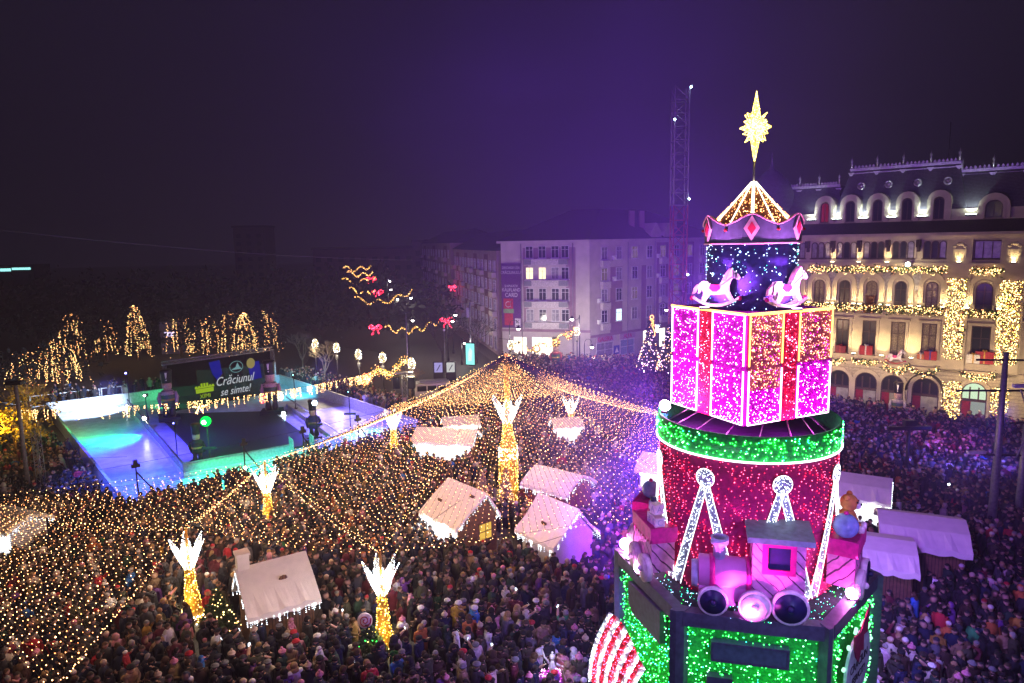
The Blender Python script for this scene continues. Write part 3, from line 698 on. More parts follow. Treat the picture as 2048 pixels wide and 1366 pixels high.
garland('long garland under the triple arched windows of the palace', seg(1.0,12.6,14.25,0,-0.55), .16, 900, 420, GG)
garland('short garland high on the right bay of the palace', seg(14.6,16.7,14.2,0.05,-0.55), .15, 200, 110, GG)
garland('long garland across the second floor balconies of the palace', seg(0.6,12.6,10.55,0,-0.95), .18, 900, 430, GG)
garland('garland on the single balcony between two light columns', seg(14.4,16.9,10.5,0.05,-0.95), .17, 240, 130, GG)
garland('lower swag beside the magenta gift box tower', seg(2.6,4.6,5.35,0.45,-0.5), .12, 150, 90, GG)
garland('lower swag under the window with red boxes', seg(5.3,7.6,5.35,0.2,-0.5), .13, 180, 100, GG)
garland('double swag under the white rocking horse window', seg(8.1,10.2,5.2,0.65,-0.5)+seg(10.2,12.6,5.2,0.65,-0.5), .13, 330, 180, GG)
garland('lower swag under the right bay window with parcels', seg(14.4,16.9,5.05,0.4,-0.5), .13, 200, 110, GG)
def lcol(label, x, z0, z1, wd):
    t = thing('light_column', label, 'light column', pw(x,-0.42,0), PA, 'light columns on the palace')
    pts = [(rnd.uniform(-wd/2,wd/2), rnd.uniform(-.08,0), rnd.uniform(z0,z1)) for _ in range(int((z1-z0)*wd*60))]
    leaves(pts, 0.11, len(pts)*2, 0, None, .05).build('foliage', m_green, t)
    q = [(a, b-.12, c) for a, b, c in pts]; bulbs('light_net', q, .036, [b_yel, b_warm, b_gold], t, weights=[.6,.25,.15])
    k = M()
    for a, b, c in q[::14]: k.ball((a,b,c), .06, 6)
    k.build('baubles', m_ball, t)['kind'] = 'stuff'
lcol('tall light column left of the right bay of the palace', 13.55, 6.2, 13.5, 1.5)
lcol('tall light column at the right edge of the palace', 17.5, 6.0, 13.4, 1.6)
lcol('short light column left of the lit palace door', 13.75, 0.3, 4.2, 1.5)
lcol('short light column right of the lit palace door', 17.35, 0.3, 3.9, 1.3)
def parcel(label, x, z, s, c, rib, y=-0.5):
    t = thing('gift_parcel', label, 'gift parcel', pw(x,y,z), PA, 'parcels on the palace sills')
    k = M(); k.box(-s/2,s/2,-.2,.2,0,s*.8); k.build('box', mat('wrap '+str(c), c, .5), t)
    k = M(); k.box(-.06,.06,-.21,.21,0.002,s*.8+.01); k.ball((-.1,0,s*.85),.1,8); k.ball((.1,0,s*.85),.1,8); k.build('ribbon', mat('ribbon '+str(rib), rib, .4), t)
rd, wh, gd = (0.35,0.02,0.03), (0.65,0.63,0.58), (0.5,0.3,0.05)
parcel('white parcel with gold ribbon on the right bay sill', 15.2, 5.98, 1.0, wh, gd)
parcel('large red parcel with gold ribbon behind the white one', 16.0, 5.98, 1.35, rd, gd, -0.35)
parcel('big red parcel with blue bow on a palace sill', 11.9, 5.98, 1.0, rd, (0.03,0.05,0.3))
parcel('small orange parcel on a palace sill', 11.15, 5.98, .6, (0.5,0.15,0.05), wh)
parcel('low dark red parcel on the sill nearest the tower', 4.2, 5.98, .9, (0.2,0.01,0.03), rd)
parcel('red parcel beside the tall window left of the horse', 6.5, 5.98, 1.1, rd, wh)
t = thing('teddy_bear', 'brown teddy bear seated in an arched palace window', 'teddy bear', pw(6.6,-0.45,10.1), PA)
k = M(); k.ball((0,0,.6),.5,12); k.ball((0,-.05,1.25),.38,12); k.ball((-.3,-.02,1.55),.14,8); k.ball((.3,-.02,1.55),.14,8); k.ball((-.45,-.2,.6),.2,8,sz=1.4); k.ball((.45,-.2,.6),.2,8,sz=1.4); k.ball((-.3,-.4,.2),.2,8); k.ball((.3,-.4,.2),.2,8); k.build('body', mat('brown plush', (0.16,0.06,0.03), .9), t)

# ================================================================ FESTIVE TOWER
TX, TY = 7.35, 20.95
tw = thing('festive_tower', 'giant lit tower of stacked drum, gift box and carousel topped by a golden star', 'light tower', (TX, TY, 0))
HZ, HR = 7.0, 3.97
m_turf = mat('dark green panel turf', (0.01,0.42,0.05), 0.9, 0, 0.4, 12)
m_gmet = mat('grey green frame', (0.08,0.09,0.13), 0.5, 0.3)
HV = [(HR*math.cos(R(166+60*i)), HR*math.sin(R(166+60*i))) for i in range(6)]
base = M(); base.prism([(x*.965,y*.965) for x,y in HV], 0, HZ-.05); base = base.build('base', m_turf, tw)
for i in range(6):
    a, b = Vector(HV[i]), Vector(HV[(i+1)%6]); d = (b-a).normalized(); ang = math.atan2(d.y, d.x); L = (b-a).length
    k = M(); k.box(.12,L-.12,-.1,.25,HZ-.36,HZ+.06); k.build('frame_beam', m_gmet, base, (a.x,a.y,0), ang)
    k = M(); k.box(.12,L-.12,-.1,.2,.0,.4); k.build('foot_beam', m_gmet, base, (a.x,a.y,0), ang)
    k = M(); k.prism([(a.x*s+q*d.x,a.y*s+q*d.y) for s,q in ((1.035,-.0),(1.02,.2),(.93,.22),(.93,-.2),(1.02,-.2))], 0, HZ+.08); k.build('frame_post', m_gmet, base)
    if i in (3, 4, 5): continue
    q = []
    dens = 62
    for _ in range(int(L*3.3*dens*.8)):
        x, z = rnd.uniform(.25,L-.25), rnd.uniform(3.4,HZ-.4)
        if i == 1 and 0.85 < x < L-.95 and 5.65 < z < 6.32: continue
        if i == 0 and 1.0 < x < L-.75 and 5.5 < z < 6.62: continue
        if i == 2 and ((x-1.9)/1.25)**2 + ((z-5.1)/1.2)**2 < 1: continue
        q.append((x, -.03-rnd.random()*.05, z))
    bulbs('panel_lights', q, .019, [b_green, b_greenw, b_teal], base, (a.x,a.y,0), ang, weights=[.68,.26,.06] if i else [.55,.2,.25], jit=.3)
    if i == 1:
        k = M(); k.box(.9,L-1.0,-.12,.1,5.7,6.28); pn = k.build('window_panel', mat('slate blue panel', (0.06,0.12,0.13), .5), base, (a.x,a.y,0), ang)
        k = M(); k.fring(rect(L/2-.05,5.7,L-1.9,.58),rect(L/2-.05,5.76,L-2.02,.46),-.15,-.121); k.build('panel_frame', m_gmet, pn)
        k = M(); k.box(.8,1.5,-.2,.05,3.6,5.25); k.build('door_panel', m_gmet, base, (a.x,a.y,0), ang)
    if i == 0:
        k = M(); k.fprism([(1.05,6.5),(L-.8,6.6),(L-.8,5.55),(1.35,5.55),(1.05,5.8)],-.16,.1); k.build('window_panel', mat('slate panel', (0.10,0.11,0.14), .5), base, (a.x,a.y,0), ang)
    if i == 2:
        k = M(); k.fprism([(1.9+1.05*math.cos(t), 5.1+1.02*math.sin(t)) for t in [2*PI*j/24 for j in range(24)]], -.24, -.16); sg = k.build('oval_sign', mat('sign board', (0.55,0.60,0.60), .5), base, (a.x,a.y,0), ang)
        text('lettering', 'CRĂCIUN', .36, m_black, sg, (1.9,-.25,5.2), ext=.006, sx=.95); text('lettering', 'FERICIT!', .33, m_black, sg, (1.9,-.25,4.78), ext=.006, sx=.95)
        k = M(); k.fprism([(1.3,5.85),(1.2,6.3),(1.7,6.2),(2.5,6.75),(2.4,5.95),(2.05,6.0),(2.1,5.5),(1.85,5.6),(1.7,5.3),(1.45,5.55)],-.3,-.26); k.build('red_bow', mat('red cloth', (0.28,0.02,0.06), .7), sg)
        for j in range(12):
            t_ = 2*PI*j/12+.2; k = M(); k.tube([(1.9+1.1*math.cos(t_),-.16,5.1+1.06*math.sin(t_)),(1.9+1.3*math.cos(t_),-.2,5.1+1.26*math.sin(t_))],.05,6); k.build('sign_fringe', emis('mint rope', (0.35,1.0,0.6), 1.2), sg)
k = M(); k.prism([(x*.94,y*.94) for x,y in HV], HZ-.04, HZ+.01); top = k.build('platform', mat('dark platform turf', (0.012,0.035,0.03), .9, 0, .5, 10), base)
q = []
while len(q) < 420:
    x, y = rnd.uniform(-3.8,3.8), rnd.uniform(-3.8,1.5); rr = math.hypot(x, y)
    if rr < 2.72 or rr > 3.6: continue
    q.append((x,y,HZ+.03))
bulbs('platform_lights', q, .011, [b_teal, b_ice, b_green], top, weights=[.4,.35,.25])
# drum
m_drum = mat('red drum cloth', (0.34,0.003,0.10), .8, 0, .25, 6)
dr = M(); dr.lathe([(2.66,HZ),(2.66,11.3)],48); dr = dr.build('drum', m_drum, tw)
def cyl_pts(r, z0, z1, n, a0=150, a1=400):
    return [(r*math.cos(t), r*math.sin(t), z) for t, z in ((R(rnd.uniform(a0,a1)), rnd.uniform(z0,z1)) for _ in range(n))]
q = []
for j in range(46):
    z = 7.1 + j*4.2/46
    for i in range(58):
        if rnd.random() < .82:
            t = R(150 + 250*i/58 + rnd.uniform(-1.6,1.6)); q.append((2.69*math.cos(t),2.69*math.sin(t), z + .10*math.sin(i*.6+j*.5)+rnd.uniform(-.015,.015)))
bulbs('drum_lights', q, .0118, [b_red, b_rose], dr, weights=[.4,.6])
k = M(); k.tube([(2.68*math.cos(t),2.68*math.sin(t),9.0) for t in [2*PI*i/40 for i in range(40)]],.025,4,closed=True); k.build('seam', m_drum, dr)
m_silver = mat('silver mesh', (0.22,0.24,0.30), .4, .3)
e_rope = emis('white rope light', (0.85,0.9,1.0), 2.0)
def onr(t, z, r=2.74): return Vector((r*math.cos(t), r*math.sin(t), z))
for i in range(5):
    tc = R(140 + 44*i)
    zt = 10.55; zb = 7.12; hw = R(20)
    k = M(); k.lathe([(.26,-.03),(.28,0),(.26,.03)],16,onr(tc,zt+.12,2.76),mtx=Matrix.Rotation(tc-PI/2,3,'Z')@Matrix.Rotation(R(90),3,'X'))
    pts = []
    for sgn in (-1,1):
        n = 10
        for j in range(n):
            u0, u1 = j/n, (j+1)/n
            def pt(u, e): return onr(tc + sgn*hw*u + e*R(3.5)*(.55+.45*u), zt - (zt-zb)*u)
            k.add([pt(u0,-1),pt(u0,1),pt(u1,1),pt(u1,-1)],[(0,1,2,3)])
            for _ in range(15):
                u = u0 + rnd.random()/n; pts.append(pt(u, rnd.uniform(-1,1))*1.008)
    z_ = k.build('zigzag', m_silver, dr)
    for _ in range(70):
        a_, r_ = rnd.uniform(0,2*PI), .26*math.sqrt(rnd.random()); pts.append(onr(tc + r_*math.cos(a_)/2.74, zt+.12+r_*math.sin(a_), 2.8))
    bulbs('zigzag_lights', pts, .011, [b_cold, b_white], z_)
    k = M()
    k.tube([onr(tc+.27*math.cos(a_)/2.74, zt+.12+.27*math.sin(a_), 2.79) for a_ in [2*PI*j/18 for j in range(18)]],.014,5,closed=True)
    for sgn in (-1,1):
        for e in (-1,1): k.tube([onr(tc+sgn*hw*u+e*R(3.6)*(.55+.45*u), zt-(zt-zb)*u, 2.77) for u in [j/8 for j in range(9)]],.012,5)
    k.build('rope_light', e_rope, z_)
gb = M(); gb.lathe([(2.73,11.3),(2.73,12.02),(2.66,12.02),(2.66,11.3)],48); gb = gb.build('green_band', m_turf, dr)
bulbs('band_lights', cyl_pts(2.76,11.34,11.98,560), .019, [b_green,b_greenw,b_teal], gb, weights=[.66,.24,.10])
k = M(); k.tube([(2.76*math.cos(t),2.76*math.sin(t),11.29) for t in [2*PI*i/60 for i in range(60)]],.03,6,closed=True); k.build('rope_light', e_rope, gb)
k = M(); k.lathe([(2.5,11.5),(2.5,11.56)],40); k.build('drum_top', mat('dark violet floor', (0.05,0.02,0.10), .6), dr)
for i in range(14):
    k = M(); t = 2*PI*i/14; k.tube([(2.45*math.cos(t),2.45*math.sin(t),11.56),(1.6*math.cos(t+.2),1.6*math.sin(t+.2),12.2)],.02,4); k.build('strut', m_steel, dr)
# gift box
m_mag = mat('magenta cloth', (0.52,0.002,0.50), .8, 0, .2, 8); m_rib = mat('red ribbon cloth', (0.62,0.006,0.07), .7)
GB0, GB1, GD = 12.2, 15.38, 2.33
GV = [(GD*math.cos(R(a)), GD*math.sin(R(a))) for a in (159.5, 249.5, 339.5, 69.5)]
gk = M(); gk.prism(GV, GB0, GB1); gift = gk.build('gift_box', m_mag, tw)
e_gold = emis('gold rope light', (1.0,0.55,0.10), 3.0); e_pinkr = emis('pink rope light', (1.0,0.62,0.95), 3.4)
for i in (0, 1):
    a, b = Vector(GV[i]), Vector(GV[i+1]); d = (b-a).normalized(); ang = math.atan2(d.y,d.x); L = (b-a).length; loc = (a.x,a.y,0)
    r0, r1 = L*.41, L*.57
    k = M(); k.box(r0,r1,-.04,.02,GB0,GB1+.02); rb = k.build('ribbon', m_rib, gift, loc, ang)
    bulbs('ribbon_lights', [(rnd.uniform(r0+.03,r1-.03),-.06,rnd.uniform(GB0+.05,GB1-.05)) for _ in range(230)], .0115, [b_red,b_rose,b_pinkw], rb, weights=[.5,.3,.2])
    for (x0,x1) in ((.06,r0-.06),(r1+.06,L-.06)):
        q = []; zz = []
        for _ in range(int((x1-x0)*3.1*230)):
            z = GB0+.06+(GB1-GB0-.1)*rnd.random()**1.35
            if abs(z-13.85) < .05 and rnd.random() < .8: continue
            q.append((rnd.uniform(x0+.04,x1-.04),-.025-rnd.random()*.03,z))
        if i == 1:
            k = M(); k.box(x0,x1,-.012,.01,13.86 if x0 > 1 else 13.2,GB1-.01); k.build('upper_panel', mat('dusty rose cloth', (.40,.10,.13), .8), gift, loc, ang)
        warm = [p for p in q if i == 1 and p[2] > (13.86 if x0 > 1 else 13.2) and rnd.random() < .93]
        ws = set(warm); cold = [p for p in q if p not in ws]
        bulbs('face_lights', cold, .0125, [b_pink,b_pinkw], gift, loc, ang, weights=[.68,.32])
        if warm: bulbs('face_lights', warm, .0125, [b_peach,b_warm,b_pink], gift, loc, ang, weights=[.5,.3,.2])
        for z0, z1, e in ((13.92,GB1-.02,e_gold if i else e_pinkr),(GB0+.03,13.78,e_pinkr)):
            k = M(); k.tube([(x0,-.05,z0),(x0,-.05,z1)],.022,5); k.tube([(x1,-.05,z0),(x1,-.05,z1)],.022,5)
            if z0 > 13: k.tube([(x0,-.05,z1),(x1,-.05,z1)],.018,5)
            else: k.tube([(x0,-.05,z0),(x1,-.05,z0)],.016,5)
            k.build('rope_light', e, gift, loc, ang)
    k = M(); k.tube([(0,-.04,GB1+.01),(L,-.04,GB1+.01)],.035,5); k.build('rope_light', e_gold, gift, loc, ang)
# carousel drum, crown, cone, star
m_navy = mat('midnight cloth', (0.02,0.02,0.16), .8, 0, .3, 7)
ck = M(); ck.lathe([(1.30,GB1+.004),(1.30,17.4)],40); car = ck.build('carousel_drum', m_navy, tw)
bulbs('drum_lights', cyl_pts(1.325,GB1+.05,17.35,330), .0115, [b_ice,b_cold,b_teal], car, weights=[.55,.35,.1])
q = cyl_pts(1.33,GB1+.3,17.2,7); bulbs('drum_lights', q, .035, [b_ice], car)
def crown_z(t):
    u = (t % (2*PI/6)) / (2*PI/6); return 17.86 + .30*abs(math.cos(PI*u))**1.3 - .05*math.sin(2*PI*u)**2
k = M(); n = 96; ph = R(250)
vs = []
for i in range(n):
    t = 2*PI*i/n; zt = crown_z(t)
    for r, z in ((1.38,17.32),(1.42,zt),(1.34,zt),(1.30,17.32)): vs.append((r*math.cos(t+ph), r*math.sin(t+ph), z))
k.add(vs, [(i*4+j, ((i+1)%n)*4+j, ((i+1)%n)*4+(j+1)%4, i*4+(j+1)%4) for i in range(n) for j in range(4)], 0, False)
crown = k.build('crown', mat('slate blue crown', (0.035,0.05,0.085), .5), car)
k = M(); k.tube([(1.43*math.cos(2*PI*i/n+ph),1.43*math.sin(2*PI*i/n+ph),crown_z(2*PI*i/n)) for i in range(n)],.028,5,closed=True); k.tube([(1.4*math.cos(2*PI*i/48),1.4*math.sin(2*PI*i/48),17.33) for i in range(48)],.03,5,closed=True)
k.build('trim', mat('pink trim', (0.70,0.36,0.42), .4), crown)
for i in range(6):
    t = ph + 2*PI*i/6; mtx = Matrix.Rotation(t+PI/2,3,'Z')
    for s, yy, c in ((1.0,.0,(0.60,0.42,0.44)),(.52,-.03,(0.50,0.02,0.07))):
        k = M(); k.fprism([(-.22*s,17.76),(0,17.76-.36*s),(.22*s,17.76),(0,17.76+.36*s)], -.03+yy, .02+yy)
        k.v = [tuple(mtx @ Vector(p) + Vector((1.43*math.cos(t),1.43*math.sin(t),0))) for p in k.v]; k.build('diamond', mat('diamond '+str(c), c, .4), crown)
    t += PI/6; k = M(); k.ball((1.44*math.cos(t),1.44*math.sin(t),17.72),.05,8); k.build('knob', mat('red knob', (0.5,0.02,0.03), .3), crown)
ck = M(); ck.lathe([(1.26,17.8),(.06,19.1)],36); cone = ck.build('cone_roof', mat('brown net cloth', (0.16,0.05,0.01), .8), tw)
q = []
for _ in range(620):
    u = math.sqrt(rnd.random()); t = R(rnd.uniform(150,390)); q.append(((.06+1.21*u)*math.cos(t),(.06+1.21*u)*math.sin(t),19.13-1.30*u))
bulbs('cone_lights', q, .0115, [b_amber,b_warm], cone, weights=[.6,.4])
k = M()
for i in range(6):
    t = R(250 + 60*i); k.tube([(.07*math.cos(t),.07*math.sin(t),19.14),(1.29*math.cos(t),1.29*math.sin(t),17.83)],.022 if i else .04,6)
for i in (1,5):
    t = R(250 + 30*(1 if i == 1 else -1)); k.tube([(.07*math.cos(t),.07*math.sin(t),19.14),(1.29*math.cos(t),1.29*math.sin(t),17.83)],.018,6)
k.build('rope_light', emis('warm white rope', (1.0,0.86,0.62), 3), cone)
k = M(); k.tube([(0,0,19.1),(0,0,19.75)],.03,6); mast = k.build('star_pole', m_galv, tw)
e_star = emis('golden star light', (1.0,0.70,0.08), 4.0)
k = M(); ring = lambda z, r, n, o: [Vector((r*math.cos(2*PI*i/n+o), r*math.sin(2*PI*i/n+o), z)) for i in range(n)]
c0 = 20.72; top_, bot_ = Vector((0,0,21.75)), Vector((0,0,19.68)); wire = []
mid = ring(c0,.19,8,.2); wire += [(top_,p) for p in mid] + [(bot_,p) for p in mid]
for z, r, o in ((c0+.40,.33,.4),(c0+.18,.36,.1),(c0,.46,0),(c0,.44,PI/8*1.6),(c0-.18,.36,.9),(c0-.40,.31,.4)):
    for p in ring(z, r, 6, o):
        for a in range(3):
            t = 2*PI*a/3; wire.append((p, Vector((p.x*.32+.1*math.cos(t), p.y*.32+.1*math.sin(t), c0+(z-c0)*.45+.16*math.sin(t+1)))))
pts = []
for a, b in wire:
    k.tube([a,b],.007,4); L = (b-a).length
    pts += [a.lerp(b, rnd.random()) for _ in range(int(L*16))]
st = k.build('star', e_star, tw)
bulbs('star_lights', pts, .013, [b_yel], st)
lamp('POINT', (TX,TY,c0), 60, (1.0,0.75,0.2), None, radius=0.3)
# ================================================================ TOYS ON THE TOWER
def onplat(ang, r, z=HZ+.06): return (TX + r*math.cos(R(ang)), TY + r*math.sin(R(ang)), z)
m_pinkw = mat('pink painted wood', (0.52,0.17,0.44), .5, 0, .08, 3)
m_grain = stripes('wood grain paint', (0.58,0.22,0.46), (0.07,0.01,0.06), 'DIAGONAL', 1.9, .94, .5, 3.0)
m_hot = mat('raspberry paint', (0.60,0.01,0.22), .45)
m_lav = mat('lavender paint', (0.36,0.36,0.52), .5)
m_nv = mat('navy paint', (0.015,0.012,0.07), .4)
m_cream = mat('cream paint', (0.72,0.60,0.66), .5)
def wheel(x, y, z, r, face, parent):
    mt = Matrix.Rotation(R(90),3,'X')
    k = M(); k.lathe([(r*.86,-.06),(r*.98,-.07),(r,.0),(r,.1),(r*.9,.1)],28,(x,y,z),mtx=mt); wl = k.build('wheel', m_cream, parent)
    k = M(); k.lathe([(r*.84,.1),(r*.84,.125)],28,(x,y,z),mtx=mt); k.lathe([(r*.22,.125),(r*.2,.2),(r*.08,.24)],16,(x,y,z),mtx=mt); k.build('disc', face, wl)
ld = math.radians(256)
loco = thing('toy_train', 'pink toy steam engine with grey cab roof on the tower platform', 'toy train', onplat(255.2,3.0,HZ+.02), R(256-270))
k = M(); k.lathe([(.40,-1.42),(.46,-1.40),(.46,-.02)],20,(0,0,1.1),mtx=Matrix.Rotation(R(90),3,'Y')); k.box(-1.40,-.02,-.36,.36,.42,1.1); k.build('boiler', m_pinkw, loco)
k = M(); k.lathe([(.49,-1.12),(.49,-.98)],20,(0,0,1.1),mtx=Matrix.Rotation(R(90),3,'Y')); k.box(-1.12,-.98,-.39,.39,.42,1.1); k.build('band', m_hot, loco); k = M(); k.lathe([(.49,-.14),(.49,-.02)],20,(0,0,1.1),mtx=Matrix.Rotation(R(90),3,'Y')); k.build('band', m_hot, loco)
k = M(); k.lathe([(.36,-1.6),(.40,-1.43)],16,(0,0,1.0),mtx=Matrix.Rotation(R(90),3,'Y')); k.build('buffer', m_lav, loco)
k = M(); k.lathe([(.17,1.45),(.17,1.92),(.24,1.95),(.25,2.14),(.19,2.14),(.17,2.0)],18,(-.85,0,0)); k.build('chimney', m_lav, loco)
k = M(); k.box(0,1.36,-.42,.36,.38,2.36); k.build('cab', m_grain, loco)
k = M(); k.fring(rect(.68,1.38,.86,.92),rect(.68,1.52,.58,.64),-.5,-.40); cw = k.build('cab_window', m_hot, loco)
k = M(); k.fprism(rect(.68,1.52,.58,.64),-.44,-.415); k.build('pane', m_nv, cw)
k = M(); k.obox((.70,-.03,2.46),(1.72,1.05,.12),Matrix.Rotation(R(9),3,'X')); k.obox((.70,-.56,2.36),(1.72,.05,.16),Matrix.Identity(3)); k.build('cab_roof', mat('blue grey roof paint', (0.16,0.22,0.26), .5), loco)
k = M(); k.box(-1.2,1.3,-.3,.3,.25,.42); k.build('chassis', m_nv, loco)
wheel(-1.02,-.44,.44,.42,m_nv,loco); wheel(.08,-.50,.44,.44,m_cream,loco); wheel(1.0,-.46,.48,.50,m_nv,loco)
def wagon(label, ang, extra):
    t = thing('toy_wagon', label, 'toy wagon', onplat(ang,3.02,HZ+.02), R(ang-270), 'toy wagons on the tower platform')
    k = M(); k.box(-.62,.62,-.34,.34,.3,1.42); k.build('body', m_grain, t)
    k = M(); zz = [(-.68,1.5)]+[(.68,1.5)]
    bot = [(.68-1.36*i/16, 1.2 - .13*abs(math.sin(i*PI/2*.5*2))) for i in range(17)]
    k.fprism([(-.68,1.5),(-.68,1.2)][:1]+[(.68,1.5)]+bot, -.40, -.345); k.fprism([(-.68,1.5),(.68,1.5)]+bot, .345, .40)
    k.box(-.68,-.625,-.345,.345,1.1,1.5); k.box(.625,.68,-.345,.345,1.1,1.5); k.box(-.62,.62,-.34,.34,1.424,1.46); k.build('icing', m_hot, t)
    wheel(-.36,-.42,.36,.36,m_cream,t); wheel(.40,-.42,.36,.36,m_nv if extra else m_cream,t)
    t.scale = (1.15,1.1,1.2)
    return t
wagon('pink wagon carrying lettered blocks left of the drum', 190, 0); wagon('pink wagon carrying a blue ball and teddy right of the drum', 325, 1)
wagon('pink wagon partly hidden behind the left edge of the drum', 152, 0)
def onwag(ang, dx, dy, z):
    dx *= 1.1; dy *= 1.1; z *= 1.2; a = R(ang-270); o = onplat(ang,3.02,HZ+.02); return (o[0]+dx*math.cos(a)-dy*math.sin(a), o[1]+dx*math.sin(a)+dy*math.cos(a), HZ+.02+z)
for s_, dx, dy, z, rz in (('B',.14,-.08,1.462,6),('C',.44,-.06,1.462,-4),('A',.30,-.06,1.764,10)):
    t = thing('letter_block', 'pink toy block marked %s on the left wagon' % s_, 'toy block', onwag(190,dx,dy,z), R(190-270+rz), 'toy blocks on the left wagon')
    k = M(); k.box(-.15,.15,-.15,.15,0,.30); k.build('cube', m_cream, t); text('lettering', s_, .26, m_lav, t, (0,-.155,.15), ext=.004)
    text('lettering', s_, .26, m_lav, t, (.155,0,.15), rot=(PI/2,0,PI/2), ext=.004)
t = thing('toy_soldier', 'small navy stacking toy on the left wagon beside the blocks', 'toy', onwag(190,-.22,.05,1.462))
for i, (r, c) in enumerate(((.2,m_lav),(.17,m_hot),(.15,m_cream),(.15,m_lav),(.10,m_nv))):
    k = M(); k.lathe([(r*.9,i*.13),(r,i*.13+.03),(r,i*.13+.10),(r*.85,i*.13+.13)],14); k.build('ring', c, t)
m_lilac = mat('pearl lilac', (0.20,0.28,0.55), .25, .0)
for lb, loc, r in (('large lilac blue bauble on the right wagon before the teddy', onwag(325,-.34,-.02,1.46), .36), ('lilac bauble on the far left wagon behind the blocks', onwag(152,.1,0,1.46), .30)):
    t = thing('bauble', lb, 'bauble', loc, 0, 'giant baubles on the wagons'); k = M(); k.ball((0,0,r),r,20); k.build('ball', m_lilac, t)
    k = M(); k.lathe([(.07,2*r-.03),(.07,2*r+.05),(.03,2*r+.08)],10); k.build('cap', m_hot, t)
t = thing('teddy_bear', 'orange teddy bear sitting on the right toy wagon', 'teddy bear', onwag(325,.28,.04,1.46), R(325-270))
m_bear = mat('orange plush', (0.55,0.20,0.06), .9)
k = M(); k.ball((0,0,.34),.27,14,sz=1.2); k.ball((0,-.03,.83),.26,14); k.ball((-.2,0,1.04),.09,8); k.ball((.2,0,1.04),.09,8)
for s in (-1,1): k.tube([(.22*s,-.02,.5),(.30*s,-.12,.32),(.26*s,-.2,.18)],[.09,.085,.09],8); k.tube([(.12*s,-.08,.12),(.2*s,-.36,.1)],[.11,.1],8)
k.build('body', m_bear, t)
k = M(); k.ball((0,-.26,.78),.11,10); k.build('muzzle', m_cream, t)
for q in (-.2,.2): k = M(); k.ball((q,-.42,.12),.11,8,sz=1.2); k.build('paw', m_cream, t)
k = M(); k.ball((-.09,-.26,.9),.035,6); k.ball((.09,-.26,.9),.035,6); k.ball((0,-.36,.82),.04,6); k.build('eyes', m_black, t)
# rocking horses
HO = [(-.62,.52),(-.60,.86),(-.48,1.0),(-.30,.99),(-.20,.86),(.10,.84),(.22,1.02),(.34,1.26),(.48,1.40),(.56,1.50),(.62,1.38),(.78,1.26),(.86,1.12),(.80,1.04),(.60,1.12),(.52,.98),(.48,.80),(.50,.60),(.66,.30),(.52,.24),(.34,.52),(.10,.50),(-.18,.50),(-.36,.24),(-.50,.28),(-.42,.56),(-.50,.72),(-.56,.55)]
def rocking_horse(label, loc, rz, s=1.0, g='rocking horses', pink=True):
    t = thing('rocking_horse', label, 'rocking horse', loc, rz, g)
    mw = mat('white horse paint', (0.72,0.66,0.70), .45)
    k = M(); k.fprism([(x*s,z*s) for x,z in HO], -.11*s, .11*s); k.build('body', mw, t)
    k = M(); n = 14; arc = [(-.80+1.62*i/n, .06+.30*((i/n-.5)*2)**2) for i in range(n+1)]
    for y in (-.2,.14): k.fprism([(x*s,z*s) for x,z in arc]+[(x*s,(z+.09)*s) for x,z in arc[::-1]], y*s, (y+.06)*s)
    for x in (-.42,.5): k.box((x-.05)*s,(x+.05)*s,-.2*s,.2*s,.17*s,.24*s)
    k.build('rocker', mw if pink else mat('red rocker', (.3,.03,.03), .5), t)
    k = M(); k.ball((-.84*s,-.03*s,.37*s),.09*s,8); k.ball((.84*s,-.03*s,.37*s),.09*s,8); k.build('knobs', m_hot, t)
    k = M(); k.fprism([(x*s,z*s) for x,z in ((-.2,.88),(.12,.86),(.16,.74),(.04,.62),(-.12,.62),(-.24,.74))],-.14*s,.14*s); k.build('saddle', m_hot, t)
    k = M(); k.tube([(.58*s,-.125*s,1.40*s),(.60*s,-.125*s,1.12*s)],.014*s,4); k.tube([(.70*s,-.125*s,1.30*s),(.68*s,-.125*s,1.08*s)],.014*s,4); k.tube([(.62*s,-.125*s,1.18*s),(.2*s,-.13*s,.86*s)],.014*s,4); k.ball((.66*s,-.11*s,1.27*s),.025*s,6); k.build('bridle', m_nv, t)
    k = M(); k.fprism([(x*s,z*s) for x,z in ((.20,1.02),(.34,1.30),(.52,1.50),(.42,1.24),(.34,1.02))],-.13*s,.13*s); k.build('mane', mat('pink mane', (.6,.30,.42), .5), t); k = M(); k.fprism([(x*s,z*s) for x,z in ((-.62,.9),(-.8,.72),(-.84,.5),(-.7,.56),(-.6,.8))],-.06*s,.06*s); k.build('tail', mat('pink mane', (.6,.30,.42), .5), t)
    return t
def ontop(ang, r): return (TX+r*math.cos(R(ang)), TY+r*math.sin(R(ang)), GB1+.07)
rocking_horse('white rocking horse on the left of the starry carousel drum', ontop(213,1.58), R(-20), .80)
rocking_horse('white rocking horse on the right of the starry carousel drum', ontop(288,1.58), R(20), .80)
rocking_horse('white rocking horse on a palace sill in a window', pw(9.08,-.7,5.3), PA, 1.0, pink=False)
